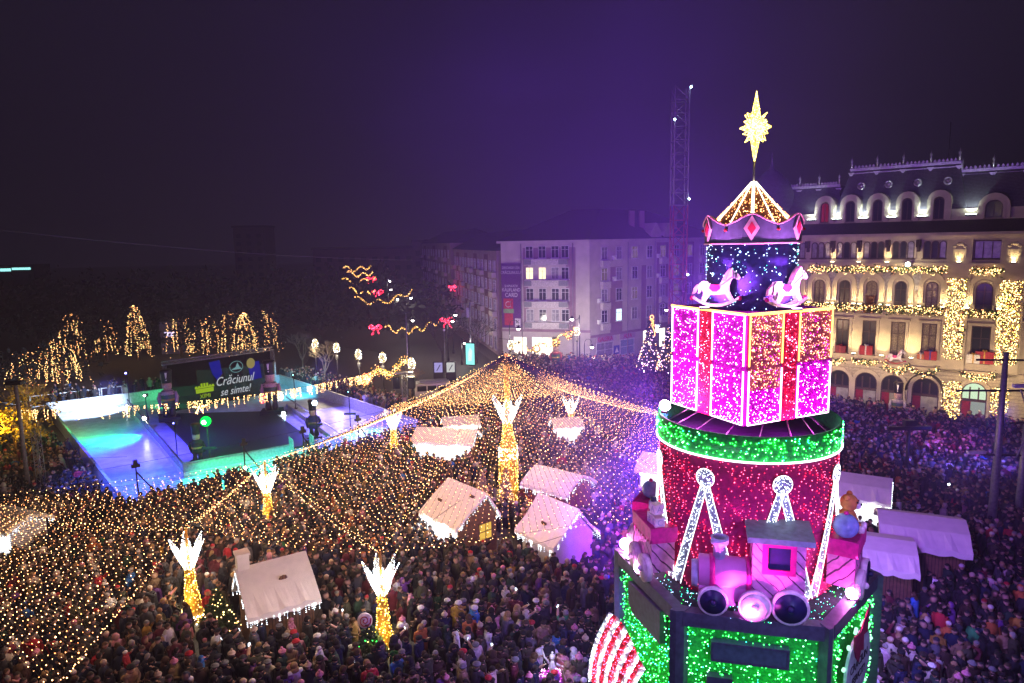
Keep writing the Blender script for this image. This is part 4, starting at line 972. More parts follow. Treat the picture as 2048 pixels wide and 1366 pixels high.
# magenta floods and the fill lamps added round the tower
def flood(label, loc, e, tgt, r=.19):
    t = thing('floodlight', label, 'floodlight', loc, 0, 'pink floodlights on the tower')
    d = (Vector(tgt)-Vector(loc)); rz = math.atan2(d.y,d.x)-PI/2
    k = M(); k.box(-.16,.16,-.08,.08,-.02,.05); k.build('bracket', m_black, t, (0,0,0), rz)
    k = M(); k.ball((0,0,.2),r,14); k.build('lens', emis('pink flood lens', (1.0,0.42,0.85), 22), t)
    lamp('SPOT', (loc[0]+.0,loc[1]-.05,loc[2]+.36), e*4.5, (1.0,0.06,0.72), tgt, 120, .9, .12)
    lamp('POINT', (loc[0],loc[1]-.2,loc[2]+.3), e*.7, (1.0,0.08,0.72), None, radius=.12)
for lb, ang, r, e, tg in (('left most pink floodlight on the platform rim', 164, 3.78, 150, onwag(190,-.2,0,.9)), ('middle of the three pink floodlights on the left rim', 175, 3.60, 130, onwag(190,0,0,.9)),
                      ('pink floodlight nearest the train on the left rim', 191, 3.52, 130, onwag(190,.3,0,.7)), ('pink floodlight at the right wagon wheels', 314, 3.42, 230, onwag(325,.1,0,.9))):
    flood(lb, onplat(ang, r), e, tg)
flood('pink floodlight at the left foot of the gift box', (TX-2.5,TY+.35,12.03), 160, (TX-1.4,TY-.2,12.9), .18)
lamp('SPOT', onplat(254,3.9,HZ+.25), 4200, (1.0,0.10,0.72), onplat(255,2.8,HZ+.95), 110, .9, .15)
for a, e in ((205,35),(240,50),(300,60)): lamp('POINT', (TX+2.2*math.cos(R(a)),TY+2.2*math.sin(R(a)),11.95), e, (1.0,0.05,0.85), None, radius=.15)
for a in (213,288):
    o = ontop(a,2.05); lamp('POINT', (TX+2.3*math.cos(R(a)),TY+2.3*math.sin(R(a)),16.2), 34, (1.0,0.35,0.85), None, radius=.15); lamp('SPOT', (o[0],o[1],o[2]+.1), 2600, (1.0,0.22,0.85), (TX+1.5*math.cos(R(a)),TY+1.5*math.sin(R(a)),16.1), 110, .9, .1)
    t = thing('floodlight', 'low pink lamp at the foot of the %s rocking horse' % ('left' if a == 213 else 'right'), 'floodlight', o, 0, 'pink floodlights on the tower'); k = M(); k.box(-.14,.14,-.06,.06,0,.05); k.build('housing', m_black, t); k = M(); k.box(-.12,.12,-.05,.05,.052,.07); k.build('lens', emis('violet lens', (.8,.5,1.0), 8), t)
for a in (215,255,300): lamp('POINT', (TX+4.6*math.cos(R(a)),TY+4.6*math.sin(R(a)),17.0), 60, (0.55,0.45,1.0), None, radius=.3)
for a, e in ((200,90),(232,130),(262,150),(292,130),(322,110)): lamp('POINT', (TX+5.4*math.cos(R(a)),TY+5.4*math.sin(R(a)),9.6), e*.6, (0.50,0.18,1.0), None, radius=.4)  # added violet fill lamps hanging in mid-air, brighten train and wagons
lamp('SPOT', (9,6,10.5), 1700, (0.35,0.38,1.0), (TX,TY-2,6.5), 60, .9, .4)  # added fill lamp out of view, brightens the tower base
lamp('SPOT', (TX-4.4,TY-.6,6.6), 1300, (0.32,0.16,1.0), (-2.5,27,0), 110, 1.0, .4)  # added violet lamp without a fixture, tints the crowd at left
lamp('SPOT', (TX+4.4,TY,6.6), 1900, (0.30,0.20,1.0), (16,27,0), 110, 1.0, .4)  # its added counterpart for the crowd at right
lamp('POINT', (1.2,23.3,2.6), 26, (.8,.95,.9), None, radius=.1)  # added lamp that lifts the ballerina out of the crowd
# violet beams of the tower's show lamps
lamp('SPOT', (TX-2.9,TY+.6,12.3), 52000, (0.24,0.03,1.0), (8.2,37,0), 40, 1.0, .2)
lamp('SPOT', (TX-2.8,TY+1.6,12.3), 15000, (0.36,0.06,1.0), (8,88,8), 95, 1.0, .2)
lamp('SPOT', (TX+.6,TY+3.2,14.6), 54000, (0.30,0.05,1.0), (-10,78,40), 105, 1.0, .2)
lamp('SPOT', (TX+1.0,TY+3.2,14.6), 16000, (0.34,0.14,1.0), (30,70,60), 100, 1.0, .2)
lamp('SPOT', (TX+3.0,TY+1.0,12.3), 4000, (0.34,0.10,1.0), (26,44,0), 85, .9, .2)

# ================================================================ LIGHT POSTS AND NETS
m_orange = mat('golden mesh column', (0.50,0.26,0.03), .6)
m_petal = mat('white petal mesh', (0.30,0.32,0.35), .5, alpha=.35)
def light_post(label, x, y, h, prof, zp, petal, nb, big=False):
    t = thing('light_post', label, 'light post', (x, y, 0), 0, 'glowing crown topped light posts')
    k = M(); k.lathe(prof, 18); col = k.build('column', m_orange, t)
    q = []
    for _ in range(nb):
        u = rnd.random()*prof[-1][1]
        for (r0,z0),(r1,z1) in zip(prof, prof[1:]):
            if z0 <= u <= z1 and z1 > z0: rr = r0+(r1-r0)*(u-z0)/(z1-z0)
        a = rnd.uniform(0,2*PI); q.append((1.04*rr*math.cos(a),1.04*rr*math.sin(a),u))
    bulbs('column_lights', q, .026, [b_gold,b_yel], col, weights=[.65,.35])
    q = []
    zb = 3.35 if big else 0.12
    for _ in range(190 if big else 110):
        a = rnd.uniform(0,2*PI); rr = (prof[0][0] if not big else .60)*1.06; q.append((rr*math.cos(a),rr*math.sin(a),zb+rnd.uniform(-.1,.75 if big else .3)))
    bulbs('base_lights', q, .028, [b_white,b_yel], col)
    k = M(); k.tube([(0,0,zp),(0,0,h)],.06 if not big else .17,10); pole = k.build('pole_top', m_orange, t)
    if big: bulbs('column_lights', [(.18*math.cos(a),.18*math.sin(a),z) for a,z in ((rnd.uniform(0,2*PI),rnd.uniform(zp,h)) for _ in range(320))], .022, [b_amber,b_gold], pole)
    for i in range(6):
        a = 2*PI*i/6 + .3*len(label); c, s = math.cos(a), math.sin(a); L, W, O = petal
        def pt(u, v):
            r = .12 + O*u**1.15; wd = W*math.sin(PI*min(1,.18+.82*u))*v
            return Vector((r*c - wd*s, r*s + wd*c, zp + L*u))
        k = M(); N = 6
        for j in range(N): k.add([pt(j/N,-1),pt(j/N,1),pt((j+1)/N,1),pt((j+1)/N,-1)],[(0,1,2,3)])
        p = k.build('petal', m_petal, t)
        q = [pt(rnd.random()**1.3, rnd.choice((-1,1))*rnd.uniform(.75,1)) for _ in range(95)] + [pt(rnd.random()*.75, rnd.uniform(-1,1)) for _ in range(55)]
        bulbs('petal_lights', q, .02, [b_white,b_cold,b_yel], p, weights=[.5,.35,.15])
    lamp('POINT', (x,y,zp+.5*petal[0]), 420 if big else 300, (1.0,0.90,0.72), None, radius=.5)
    lamp('POINT', (x+.0,y-.9,1.2), 40, (1.0,0.72,0.22), None, radius=.4)
    return t
PR = [(.56,0),(.50,.35),(.36,.9),(.24,1.8),(.20,2.5),(.24,2.75)]
POSTS = {'A':(-9.8,54),'B':(-15.2,40.1),'C':(-15.4,30.3),'D':(-5.8,27.5),'F':(5.0,58)}
for key, lb in (('A','golden light post by the long stall at the rink corner'),('B','golden light post between the rink railing and the crowd'),('C','golden light post at the front left by the chimney cabin'),
                ('D','nearest golden light post beside the lollipop'),('F','far golden light post beside the small white stall')):
    x, y = POSTS[key]; light_post(lb, x, y, 4.55, PR, 2.55, (1.55,.26,.72), 330)
light_post('tallest light post at the centre of the big light tent', -0.4, 43.8, 10.3, [(.72,0),(.62,.6),(.60,3.3),(.60,3.9),(.36,4.9),(.27,5.7),(.30,5.9)], 5.6, (1.9,.36,1.0), 900, True)
def net(parent, hub, p0, p1, n, step, top=0.02, sag=.5, esag=.3, r=.026):
    edge = sagline(p0, p1, n, esag); q = []; wires = []
    hx, hy, hz = hub
    cx, cy2 = (p0[0]+p1[0])/2, (p0[1]+p1[1])/2
    for i, e in enumerate(edge):
        u = i / n; inw = .015*4*u*(1-u)
        e = (e[0]+(hx-e[0])*inw, e[1]+(hy-e[1])*inw, e[2]+(hz-e[2])*inw*.35)
        L = math.dist(hub, e); m = max(2, int(L/step)); line = sagline(hub, e, 10, sag); wires.append(line)
        o = rnd.random()
        for j in range(m):
            t = (j + o) / m
            if t < top or (t < .35 and (i + j) % 2 and t < .22): continue
            q.append((hx+(e[0]-hx)*t+rnd.uniform(-.03,.03), hy+(e[1]-hy)*t+rnd.uniform(-.03,.03), hz+(e[2]-hz)*t-4*sag*t*(1-t)-rnd.uniform(0,.06)))
    k_ = [sagline(hub, p0, 12, .25)]
    bulbs('light_net', q, r, [b_warm,b_amber], parent, weights=[.72,.28], wires=wires, wire_mat=m_cable)
    q = [sagline(p0, p1, 90, esag)[i] for i in range(0,91)]
    q = [(a+(hx-a)*.015*4*(i/90)*(1-i/90), b+(hy-b)*.015*4*(i/90)*(1-i/90), c+(hz-c)*.005*4*(i/90)*(1-i/90)) for i,(a,b,c) in enumerate(q)]
    bulbs('edge_string', [(a+rnd.uniform(-.05,.05),b,c-rnd.uniform(0,.12)) for a,b,c in q[::2]+q[1::3]], r, [b_warm], parent, wires=[q], wire_mat=m_cable)
    q2 = sagline(hub, p0, 130, .22); bulbs('ridge_string', [(a+rnd.uniform(-.05,.05),b,c+rnd.uniform(-.08,.08)) for a,b,c in q2[::2]], r, [b_warm,b_yel], parent, wires=[q2], wire_mat=m_cable)
HUB = (-.4,43.8,10.25); T = 4.55
PTS = [(-9.8,54,T),(-15.2,40.1,T),(-5.8,27.5,T),(9.3,32.3,T),(14.5,46.5,T),(5.0,58,T)]
tent = thing('light_tent', 'big warm white tent of light strings over the market square', 'light tent', (0,0,0))
for i in range(6):
    net(tent, HUB, PTS[i], PTS[(i+1)%6], 44, .33, r=.0185)
    a, b = Vector(PTS[i]), Vector(PTS[(i+1)%6]); h = Vector(HUB)
    for u, v in ((.5,.38),(.28,.78),(.72,.78)):      # the joint glow of the strings
        p = h.lerp(a.lerp(b,u), v); lamp('POINT', (p.x,p.y,p.z-.35), 190, (1.0,.60,.36), None, radius=.7)
HUB2 = (-31.5,33.0,5.0)
PT2 = [(-15.2,40.1,T),(-15.4,30.3,T),(-13.9,18.7,T)]
tent2 = thing('light_tent', 'second tent of light strings spreading in from the left edge', 'light tent', (0,0,0))
for i in range(2):
    net(tent2, HUB2, PT2[i], PT2[i+1], 36 if i else 26, .46, r=.0195)
    a, b = Vector(PT2[i]), Vector(PT2[i+1]); h = Vector(HUB2)
    for u, v in ((.5,.4),(.25,.8),(.75,.8)):
        p = h.lerp(a.lerp(b,u), v); lamp('POINT', (p.x,p.y,p.z-.2), 85, (1.0,.60,.36), None, radius=.7)
net(tent2, (-15.4,30.3,4.7), (-15.2,40.1,T), (-5.8,27.5,T), 26, .44, sag=.3, r=.0195)
for p in ((-11.5,33.0),(-12.6,30.0),(-13.2,35.5)): lamp('POINT', (p[0],p[1],4.6), 130, (1.0,.55,.36), None, radius=.7)
lamp('POINT', (-9.5,24.6,5.2), 170, (1.0,.66,.44), None, radius=.7)
# extra guy wires
for lb, pl in (('thin cable from the nearest light post to the sweeping roof cabin', sagline((-6.0,27.5,4.3),(2.6,33.2,2.6),14,.5)), ('thin cable from the front left light post to the chimney cabin', sagline((-15.4,30.3,3.2),(-11.6,28.4,2.9),10,.3)), ('short cable rising from the nearest light post to the tent', sagline((-5.8,27.5,4.3),(-2.6,31.0,5.4),6,0))):
    k = M(); k.tube(pl, .012, 4); tag(k.build('guy_cable', m_cable), lb, 'cable', 'guy cables of the light posts')

# ================================================================ MARKET CABINS AND STALLS
m_roofw = mat('white felt roof', (0.80,0.74,0.66), .9, 0, .06, 2.5, .1)
m_seam = mat('roof batten', (0.20,0.16,0.14), .8)
e_ice = emis('stall glare', (0.88,0.95,1.0), 5)
def hut(label, x, y, rz, L, W, ze, zr, wb=1.0, name='market_cabin', cat='market cabin', group='white roofed market cabins', glow=None, windows=True, chimney=False, vents=(), icicles=True, wall=None, ends=.25, sk=0.0):
    t = thing(name, label, cat, (x, y, 0), rz, group); l = L/2 - ends
    k = M(); k.box(-l,l,-W+.35,(W-.35)*wb,0,ze-.02); k.build('wall', wall or m_wood, t)
    k = M()
    for s in (-1,1): k.add([(s*l,-W+.35,ze-.016),(s*l,(W-.35)*wb,ze-.016),(s*l,0,zr-.22),(s*(l-.08),-W+.35,ze-.016),(s*(l-.08),(W-.35)*wb,ze-.016),(s*(l-.08),0,zr-.22)],[(0,1,2),(5,4,3),(0,3,4,1),(1,4,5,2),(2,5,3,0)])
    k.build('gable', wall or m_wood, t)
    k = M(); h = L/2; th = .16; N = 14
    for s in (-1,1):
        vs = []
        for i in range(N+1):
            xx = -h + L*i/N; dz = .05*math.sin(i*1.7+x)+.03*math.sin(i*3.1); B = W*(wb if s > 0 else 1)
            vs += [(xx,0,zr),(xx,s*B*.55,zr-(zr-ze)*(.55+sk)+.04),(xx,s*B,ze+dz),(xx,s*(B+.02),ze-.26+dz),(xx,s*B*.55,zr-(zr-ze)*(.55+sk)-th+.04),(xx,0,zr-th)]
        k.add(vs, [(i*6+j, (i+1)*6+j, (i+1)*6+(j+1)%6, i*6+(j+1)%6) for i in range(N) for j in range(6)]+[tuple(range(6)), tuple(N*6+j for j in range(6))[::-1]], 0, False)
    rf = k.build('roof', m_roofw, t)
    for vx, vy in vents:
        k = M(); zz = zr-(zr-ze)*vy/W
        k.tube([(vx-.16,-vy,zz+.03),(vx-.1,-vy-.05,zz+.16),(vx,-vy-.08,zz+.2),(vx+.1,-vy-.05,zz+.16),(vx+.16,-vy,zz+.03)],.035,5); k.obox((vx,-vy+.02,zz+.06),(.26,.12,.12),Matrix.Identity(3)); k.build('roof_vent', m_wood, rf)
    if chimney:
        k = M(); k.box(-h+.1,-h+.6,-.15,.35,zr-.5,zr+.55); k.box(-h+.05,-h+.65,-.2,.4,zr+.55,zr+.66); k.build('chimney', m_roofw, t)
    if icicles:
        q = []
        for s in (-1,1):
            for i in range(int(L*9)):
                xx = rnd.uniform(-h,h)
                for j in range(rnd.randint(1,4)): q.append((xx,s*(W*(wb if s > 0 else 1)+.03),ze-.2-.09*j))
            for i in range(int(W*16)):
                yy = rnd.uniform(-W,W*wb); zt = zr-(zr-ze)*abs(yy)/(W if yy < 0 else W*wb)-.2
                for j in range(rnd.randint(1,3)): q.append((s*(h+.01),yy,zt-.09*j))
        bulbs('icicle_lights', q, .016, [b_cold,b_white], t)
    if windows:
        for s in (1,):
            k = M(); zz = .9
            k.box(s*l,s*(l+.05),-.45,.45,zz,zz+1.0) if s > 0 else k.box(s*(l+.05),s*l,-.45,.45,zz,zz+1.0); wf = k.build('window_frame', m_wood, t)
            for yy in (-.22,.22):
                for z2 in (.05,.53): k = M(); k.box(l+.052,l+.07,yy-.19,yy+.19,zz+z2,zz+z2+.42); k.build('pane', emis('yellow pane', (1.0,.60,.10), .5), wf)
    if glow:
        k = M(); k.box(-l+.1,l-.1,-W+.1,-W+.16,ze-.42,ze-.28); k.build('strip_light', e_ice, t)
        k = M(); k.box(-l+.05,l-.05,-W+.05,-W+.33,0,.95); k.box(-l,l,-W-.1,-W+.34,.954,1.02); k.build('counter', m_white, t)
        k = M(); k.box(-l+.1,l-.1,-W+.32,-W+.347,1.05,ze-.3); k.build('glowing_back', emis('glowing stall inside', (0.9,0.95,1.0), 1.1*glow), t)  # back wall emits by itself, standing in for lamplight inside the stall
        c, s_ = math.cos(rz), math.sin(rz)
        for q in (-l*.55, l*.55):
            px, py = x + q*c - (-W-.15)*s_, y + q*s_ + (-W-.15)*c
            lamp('POINT', (px,py,ze-.45), 75*glow, (0.85,0.93,1.0), None, radius=.2)
    return t
hut('white roofed cabin with brilliant white stall light left of the centre post', -2.75, 37.75, R(-49), 3.6, 2.2, 2.2, 3.7, wb=.45, glow=1.0, vents=((-.9,1.3),(1.1,.5)))
hut('white roofed cabin with sweeping roof right of the centre post', 2.3, 35.0, R(-52), 3.2, 1.75, 2.1, 3.75, wb=.9, vents=((.1,1.1),), sk=.12, wall=m_roofw, windows=False)
hut('low white roofed stall with red counter behind the sweeping roof cabin', 2.75, 41.2, R(-40), 3.6, 1.6, 2.5, 3.3, windows=False, wall=mat('red counter cloth', (0.20,0.03,0.04), .8), sk=-.1)
hut('white cabin with a chimney in the front crowd', -11.0, 28.95, R(33), 3.1, 2.0, 2.2, 3.6, wb=.6, chimney=True, vents=((.25,.9),), windows=False)
SG = 'white roofed market stalls'
hut('long grey roofed stall by the light post at the rink corner', -5.3, 52.3, R(-12), 5.0, 1.5, 2.3, 3.1, 1.0, 'market_stall', 'market stall', SG, .25, False, vents=())
hut('bright yellow white stall behind the long stall', -4.6, 57.6, R(12), 3.2, 1.0, 2.1, 2.7, 1.0, 'market_stall', 'market stall', SG, .8, False)
hut('small white glowing stall by the far light post', 4.4, 55.6, R(10), 2.6, 1.1, 2.3, 2.9, 1.0, 'market_stall', 'market stall', SG, .7, False)
hut('white roofed stall with lit red and white front beside the drum', 20.4, 38.9, R(-30), 3.6, 1.7, 2.5, 3.5, 1.0, 'market_stall', 'market stall', SG, .25, False, sk=-.15)
hut('largest white roofed stall right of the tower', 20.6, 33.0, R(-24), 3.9, 2.1, 2.5, 3.4, 1.0, 'market_stall', 'market stall', SG, None, False, icicles=False, sk=-.15)
hut('white roofed stall tucked behind the right toy wagon', 17.4, 30.9, R(-24), 3.0, 2.0, 2.5, 3.2, 1.0, 'market_stall', 'market stall', SG, None, False, icicles=False, sk=-.15)
hut('pale stall at the left picture edge below the light strings', -28.7, 37.1, R(-25), 3.6, 1.3, 2.4, 3.0, 1.0, 'market_stall', 'market stall', SG, .15, False, wall=mat('pale panel', (0.5,0.5,0.55), .6))
hut('pale roofed stall behind the light net at the tower edge', 10.5, 44.0, R(-30), 4.0, 1.7, 2.5, 3.2, 1.0, 'market_stall', 'market stall', SG, .15, False)
# fir cones with lights
def fir(label, x, y, h, r, nl, nb, mats, weights=None, group='small lit fir trees', br=.026, z0=0.0, fm=None):
    t = thing('lit_fir_tree', label, 'fir tree', (x, y, z0), 0, group)
    k = M(); k.tube([(0,0,0),(0,0,h*.9)],[.07,.02],6); k.build('trunk', m_wood, t)
    pts = []
    for _ in range(400):
        u = rnd.random()**.7; rr = r*u*rnd.uniform(.55,1.05)*(1+.12*math.sin(u*18)); a = rnd.uniform(0,2*PI); pts.append((rr*math.cos(a),rr*math.sin(a),.2+(h-.2)*(1-u)))
    leaves(pts, .14*max(1,r), nl, 0, None, .06).build('foliage', fm or m_green, t)
    q = []
    for _ in range(nb):
        u = rnd.random()**.65; a = rnd.uniform(0,2*PI); rr = r*u*1.04; q.append((rr*math.cos(a),rr*math.sin(a),.15+(h-.15)*(1-u)))
    bulbs('light_string', q, br, mats, t, weights=weights)
    return t
m_flock = mat('frosted needles', (0.30,0.22,0.16), .9)
for lb, x, y, h in (('frosted lit fir left of the centre post',-2.1,42.2,3.0),('frosted lit fir in front of the centre post',-.55,41.6,3.2),('frosted lit fir right of the centre post',1.15,41.4,2.9)):
    fir(lb, x, y, h, .75, 700, 230, [b_amber,b_warm], fm=m_flock)
fir('lit cone tree left of the pair before the palace street', 17.4, 85.5, 7.2, 1.9, 900, 240, [b_warm,b_pinkw], br=.045)
fir('lit cone tree right of the pair beside the gift box', 19.6, 84.0, 7.2, 1.9, 900, 240, [b_warm,b_pinkw], br=.045)
fir('bushy green fir with fairy lights beside the chimney cabin', -13.6, 29.0, 2.2, .9, 1100, 90, [b_yel,b_warm])
fir('bushy dark fir at the foot of the nearest light post', -6.2, 26.5, 1.8, .8, 900, 60, [b_green,b_yel])
fir('small green fir with yellow bow by the long stall', -8.0, 51.2, 2.4, .8, 700, 70, [b_gold,b_yel])

# ================================================================ TREES
def bare_tree(label, x, y, h, spread, levels=5, c=(0.16,0.12,0.09), group='bare winter trees', seed=1):
    r_ = random.Random(seed); t = thing('bare_tree', label, 'tree', (x, y, 0), 0, group); mb = mat('bark '+str(c), c, .9)
    k = M(); k.tube([(0,0,0),(0,0,h*.3)],[h*.022,h*.016],7); k.build('trunk', mb, t); b = M()
    def grow(p, d, L, rad, lv):
        p2 = p + d*L; b.tube([p,(p+p2)/2+Vector((r_.gauss(0,1),r_.gauss(0,1),r_.gauss(0,.5)))*L*.06,p2],[rad,rad*.85,rad*.65],4 if lv < 4 else 5,0,False,False)
        if lv == 0: return
        for _ in range(3 if lv > 1 else 4):
            nd = (d + Vector((r_.gauss(0,1),r_.gauss(0,1),r_.gauss(.15,.6)))*spread).normalized(); grow(p2, nd, L*r_.uniform(.6,.82), rad*.62, lv-1)
    for _ in range(4):
        a = r_.uniform(0,2*PI); grow(Vector((0,0,h*.28)), Vector((math.cos(a)*.5,math.sin(a)*.5,1)).normalized(), h*.22, h*.011, levels-1)
    b.build('branches', mb, t); return t
bare_tree('bare branching tree under the second globe lamp', -23.5, 84.0, 6.4, .55, 5, (0.22,0.17,0.12), seed=3)
bare_tree('bare branching tree at the left end of the globe lamps', -29.0, 93.0, 6.5, .55, 5, (0.20,0.16,0.12), seed=8)
bare_tree('low bare tree glowing beneath the golden garland', -11.6, 75.5, 4.6, .6, 5, (0.26,0.18,0.10), seed=5)
bare_tree('large dark bare tree left of the light tent tip', -9.5, 92.0, 9.5, .5, 5, (0.06,0.05,0.05), seed=12)
bare_tree('dark bare tree behind the square signs', -5.2, 99.0, 8.0, .5, 5, (0.06,0.05,0.05), seed=15)
bare_tree('bare tree lit yellow at the far left edge', -45.0, 61.0, 6.5, .5, 5, (0.42,0.30,0.08), seed=21)  # yellow lamplight is put into this bark colour
k = M(); tt = thing('yellow_tree', 'tree with yellow lit leaves at the left picture edge', 'tree', (-40.5,53.5,0))
k.tube([(0,0,0),(.2,0,2),(0,.2,4)],[.16,.12,.06],7); k.build('trunk', m_wood, tt)
leaves([(rnd.gauss(0,1.3),rnd.gauss(0,1.3),4.2+rnd.gauss(0,1.1)) for _ in range(160)], .16, 1500, 0, None, .15).build('crown', mat('yellow leaves', (0.50,0.36,0.05), .8), tt)
lamp('POINT', (-40.0,51.8,4.2), 320, (1.0,0.62,0.08), None, radius=.3)
lamp('SPOT', (-41,58,7), 420, (1.0,0.72,0.36), (-46,64,0), 110, .9, .3)
m_dkf = mat('dark winter foliage', (0.030,0.032,0.028), .95)
def drape(label, x, y, h, wd, n, crown_h, dens=2.8, outline=None):
    h *= .82; x += 1.2
    t = thing('draped_tree', label, 'tree', (x, y, 0), 0, 'dark trees draped with light strings')
    k = M(); k.tube([(0,0,0),(0,0,h*.6)],[.25,.12],7); k.build('trunk', m_wood, t)
    pts = [(rnd.gauss(0,wd*.28),rnd.gauss(0,wd*.28),rnd.uniform(.25,.95)*h) for _ in range(60)]
    leaves(pts, .35, 420, 0, None, .4).build('crown', m_dkf, t)
    for i in range(n):
        a = 2*PI*i/n + rnd.uniform(-.25,.25); u = math.sqrt(rnd.random()) if not outline else rnd.uniform(.5,1); rr = wd*.42*u
        hh = h*(1-.30*u*u)*rnd.uniform(.82,1.0) if not outline else h
        tp = (rr*math.cos(a)*(.75 if not outline else .05), rr*math.sin(a)*(.75 if not outline else .05), hh); ft = (rr*math.cos(a), rr*math.sin(a), rnd.uniform(.3,1.8))
        q = []; m = int(h*dens); bow_ = rnd.uniform(-.3,.5)
        for j in range(m):
            v = max(0.0,(j + rnd.uniform(-.3,.3))/m); w_ = (v**.55 if outline else v); s_ = bow_*math.sin(PI*v)
            q.append((tp[0]+(ft[0]-tp[0])*w_+s_*math.cos(a)+rnd.gauss(0,.07), tp[1]+(ft[1]-tp[1])*w_+rnd.gauss(0,.07), tp[2]+(ft[2]-tp[2])*v))
        bulbs('light_string', q, .037, [b_warm,b_yel,b_amber], t, weights=[.5,.35,.15])
    q = []
    for _ in range(34):
        a, v = rnd.uniform(0,2*PI), rnd.random(); rr = wd*.44*math.sqrt(max(0,1-v**2.2)) if not outline else wd*.45*(1-v); q.append((rr*math.cos(a),rr*math.sin(a),.4+h*.95*v))
    bulbs('scattered_lights', q, .035, [b_warm,b_amber], t)
    return t
for lb, x, y, h, wd, n, o in (('draped tree nearest the rink with scattered light strings',-58.5,85.5,8.6,7.5,20,None),('low draped tree at the far left with long strings',-63.5,86,6.0,6,9,None),
    ('draped tree with two tall straight strings',-70.5,107,9.3,5.5,9,None),('narrow draped tree left of the pointed one',-65.5,107,8.0,4.8,9,None),('pointed draped tree beside the grey kiosk',-60.5,107,10.6,5.4,14,1),
    ('round draped tree right of the grey kiosk',-54.6,109,9.2,6,9,None),('draped tree with loose arches of lights',-50.4,109,8.2,5.5,11,None),('draped tree behind the screen left side',-46.6,109,9.6,5.5,12,None),('pointed brightest draped tree behind the screen',-43.3,107,8.8,6,20,1),('draped tree at the right end of the row',-40.2,108,9.4,5,7,None)):
    drape(lb, x, y, h, wd, n, h, outline=o)
kiosk = thing('kiosk', 'plain grey kiosk with one small lit window between draped trees', 'kiosk', (-61.6,112.5,0), R(8))
k = M(); k.box(3.0,6.4,0,3,0,5.4); k.build('wall', mat('grey kiosk panel', (0.16,0.16,0.22), .7), kiosk); k = M(); k.box(3.7,5.7,-.06,-.01,3.0,3.7); k.build('window', emis('lilac window', (0.75,0.62,1.0), .8), kiosk)
pts = []
for _ in range(240):
    y = rnd.uniform(118,190); x = -y*rnd.uniform(.10,.86); 
    if x > -26 and y > 150: x -= 14
    for _ in range(8): pts.append((x+rnd.gauss(0,2.3),y+rnd.gauss(0,2.3),rnd.uniform(2,6)+rnd.uniform(0,8)*rnd.random()))
tag(leaves(pts, .75, 9000, 0, None, .8).build('dark_wood', m_dkf), kind='stuff')
# ================================================================ STREET LAMPS, GARLANDS, SIGNS
def globe(label, x, y, z, pole=True, arm=None, e=120):
    t = thing('globe_lamp', label, 'street lamp', (x, y, 0), 0, 'street lamps with bright wire globes')
    k = M(); k.tube([(0,0,0),(0,0,z-.6)],[.09,.06],8); k.box(-.16,.16,-.12,.12,z-1.35,z-.85); k.tube([(0,0,z+.2),(-.5,0,z+.75),(-1.4,0,z+.85)],.03,5); k.build('pole', m_dark, t)
    k = M(); k.lathe([(.05,z-.62),(.2,z-.5),(.34,z-.15),(.31,z+.15),(.14,z+.45),(.06,z+.75)],14); k.build('globe', emis('globe core', (1.0,.78,.45), .30), t)
    q = []
    for _ in range(110):
        u = rnd.uniform(-.6,.7); rr = .37*math.sqrt(max(.02,1-((u+.02)/.75)**2)); a = rnd.uniform(0,2*PI); q.append((rr*math.cos(a),rr*math.sin(a),z+u*.85))
    bulbs('globe_lights', q, .03, [b_yel,b_white], t)
    lamp('POINT', (x,y-.6,z-.7), e, (1.0,.82,.5), None, radius=.4); return t
for i, (lb, x, y) in enumerate((('globe lamp farthest left by the bare trees',-24.9,85.4),('second globe lamp over the bare branches',-21.25,81.7),('third globe lamp along the rink crowd',-17.35,76.1),('fourth globe lamp along the rink crowd',-14.2,73.7),('globe lamp at the golden garland end',-10.44,69.6))):
    globe(lb, x, y, 5.2, e=260)
globe('globe lamp right above the tip of the light tent', -0.13, 79.8, 5.4, e=120); globe('globe lamp on the hooked post before the apartment corner', 8.6, 89.3, 5.6, e=160)
def street(label, x, y, h, hook=1.1, e=200, col=(1.0,.92,.8), two=False):
    t = thing('street_lamp', label, 'street lamp', (x, y, 0), 0, 'hooked street lamps')
    k = M(); k.tube([(0,0,0),(0,0,h-.5)],[.11,.06],8); k.lathe([(.2,0),(.16,.6),(.1,.8)],10)
    k.tube([(hook*.5-hook*.5*math.cos(a), 0, h-.5+hook*.5*math.sin(a)*1.2) for a in [PI*i/10 for i in range(11)]],.035,5); k.build('pole', m_dark, t)
    k = M(); k.lathe([(.05,h-.55),(.2,h-.75),(.3,h-.95)],12,(hook,0,0)); hd = k.build('lamp_shade', m_dark, t)
    k = M(); k.ball((hook,0,h-.98),.22,10); k.build('bulb', emis('street bulb', (1.0,.95,.85), 18), hd)
    lamp('POINT', (x+hook,y-.1,h-1.3), e*1.1, col, None, radius=.25); return t
street('hooked street lamp with lit head before the apartment corner', 9.0, 90.0, 8.2, -1.0, 900)
street('street lamp left of the apartment shops', -0.3, 92.0, 6.8, 1.2, 700)
street('lower street lamp right of the hooked one', 9.8, 91.4, 4.2, 1.0, 200)
street('street lamp against the dark apartment wall near the gift box', 20.2, 93.0, 8.9, 1.0, 350)
street('street lamp beside the near red bow', -9.6, 101, 7.0, .8, 260); street('street lamp by the right red bow', -10.9+1.5, 108, 7.2, .5, 200); street('dim street lamp left of the dark tree', -15.8, 103, 7.0, .8, 160)
street('far street lamp above the second garland', -18.6, 121, 9.0, .8, 260); street('farthest pair street lamp low', -25.2, 140, 9.3, .6, 200); street('farthest pair street lamp high', -27.5, 152, 10.4, .6, 200); street('far lamp between the two upper bows', -22.6, 132, 8.0, .6, 150)
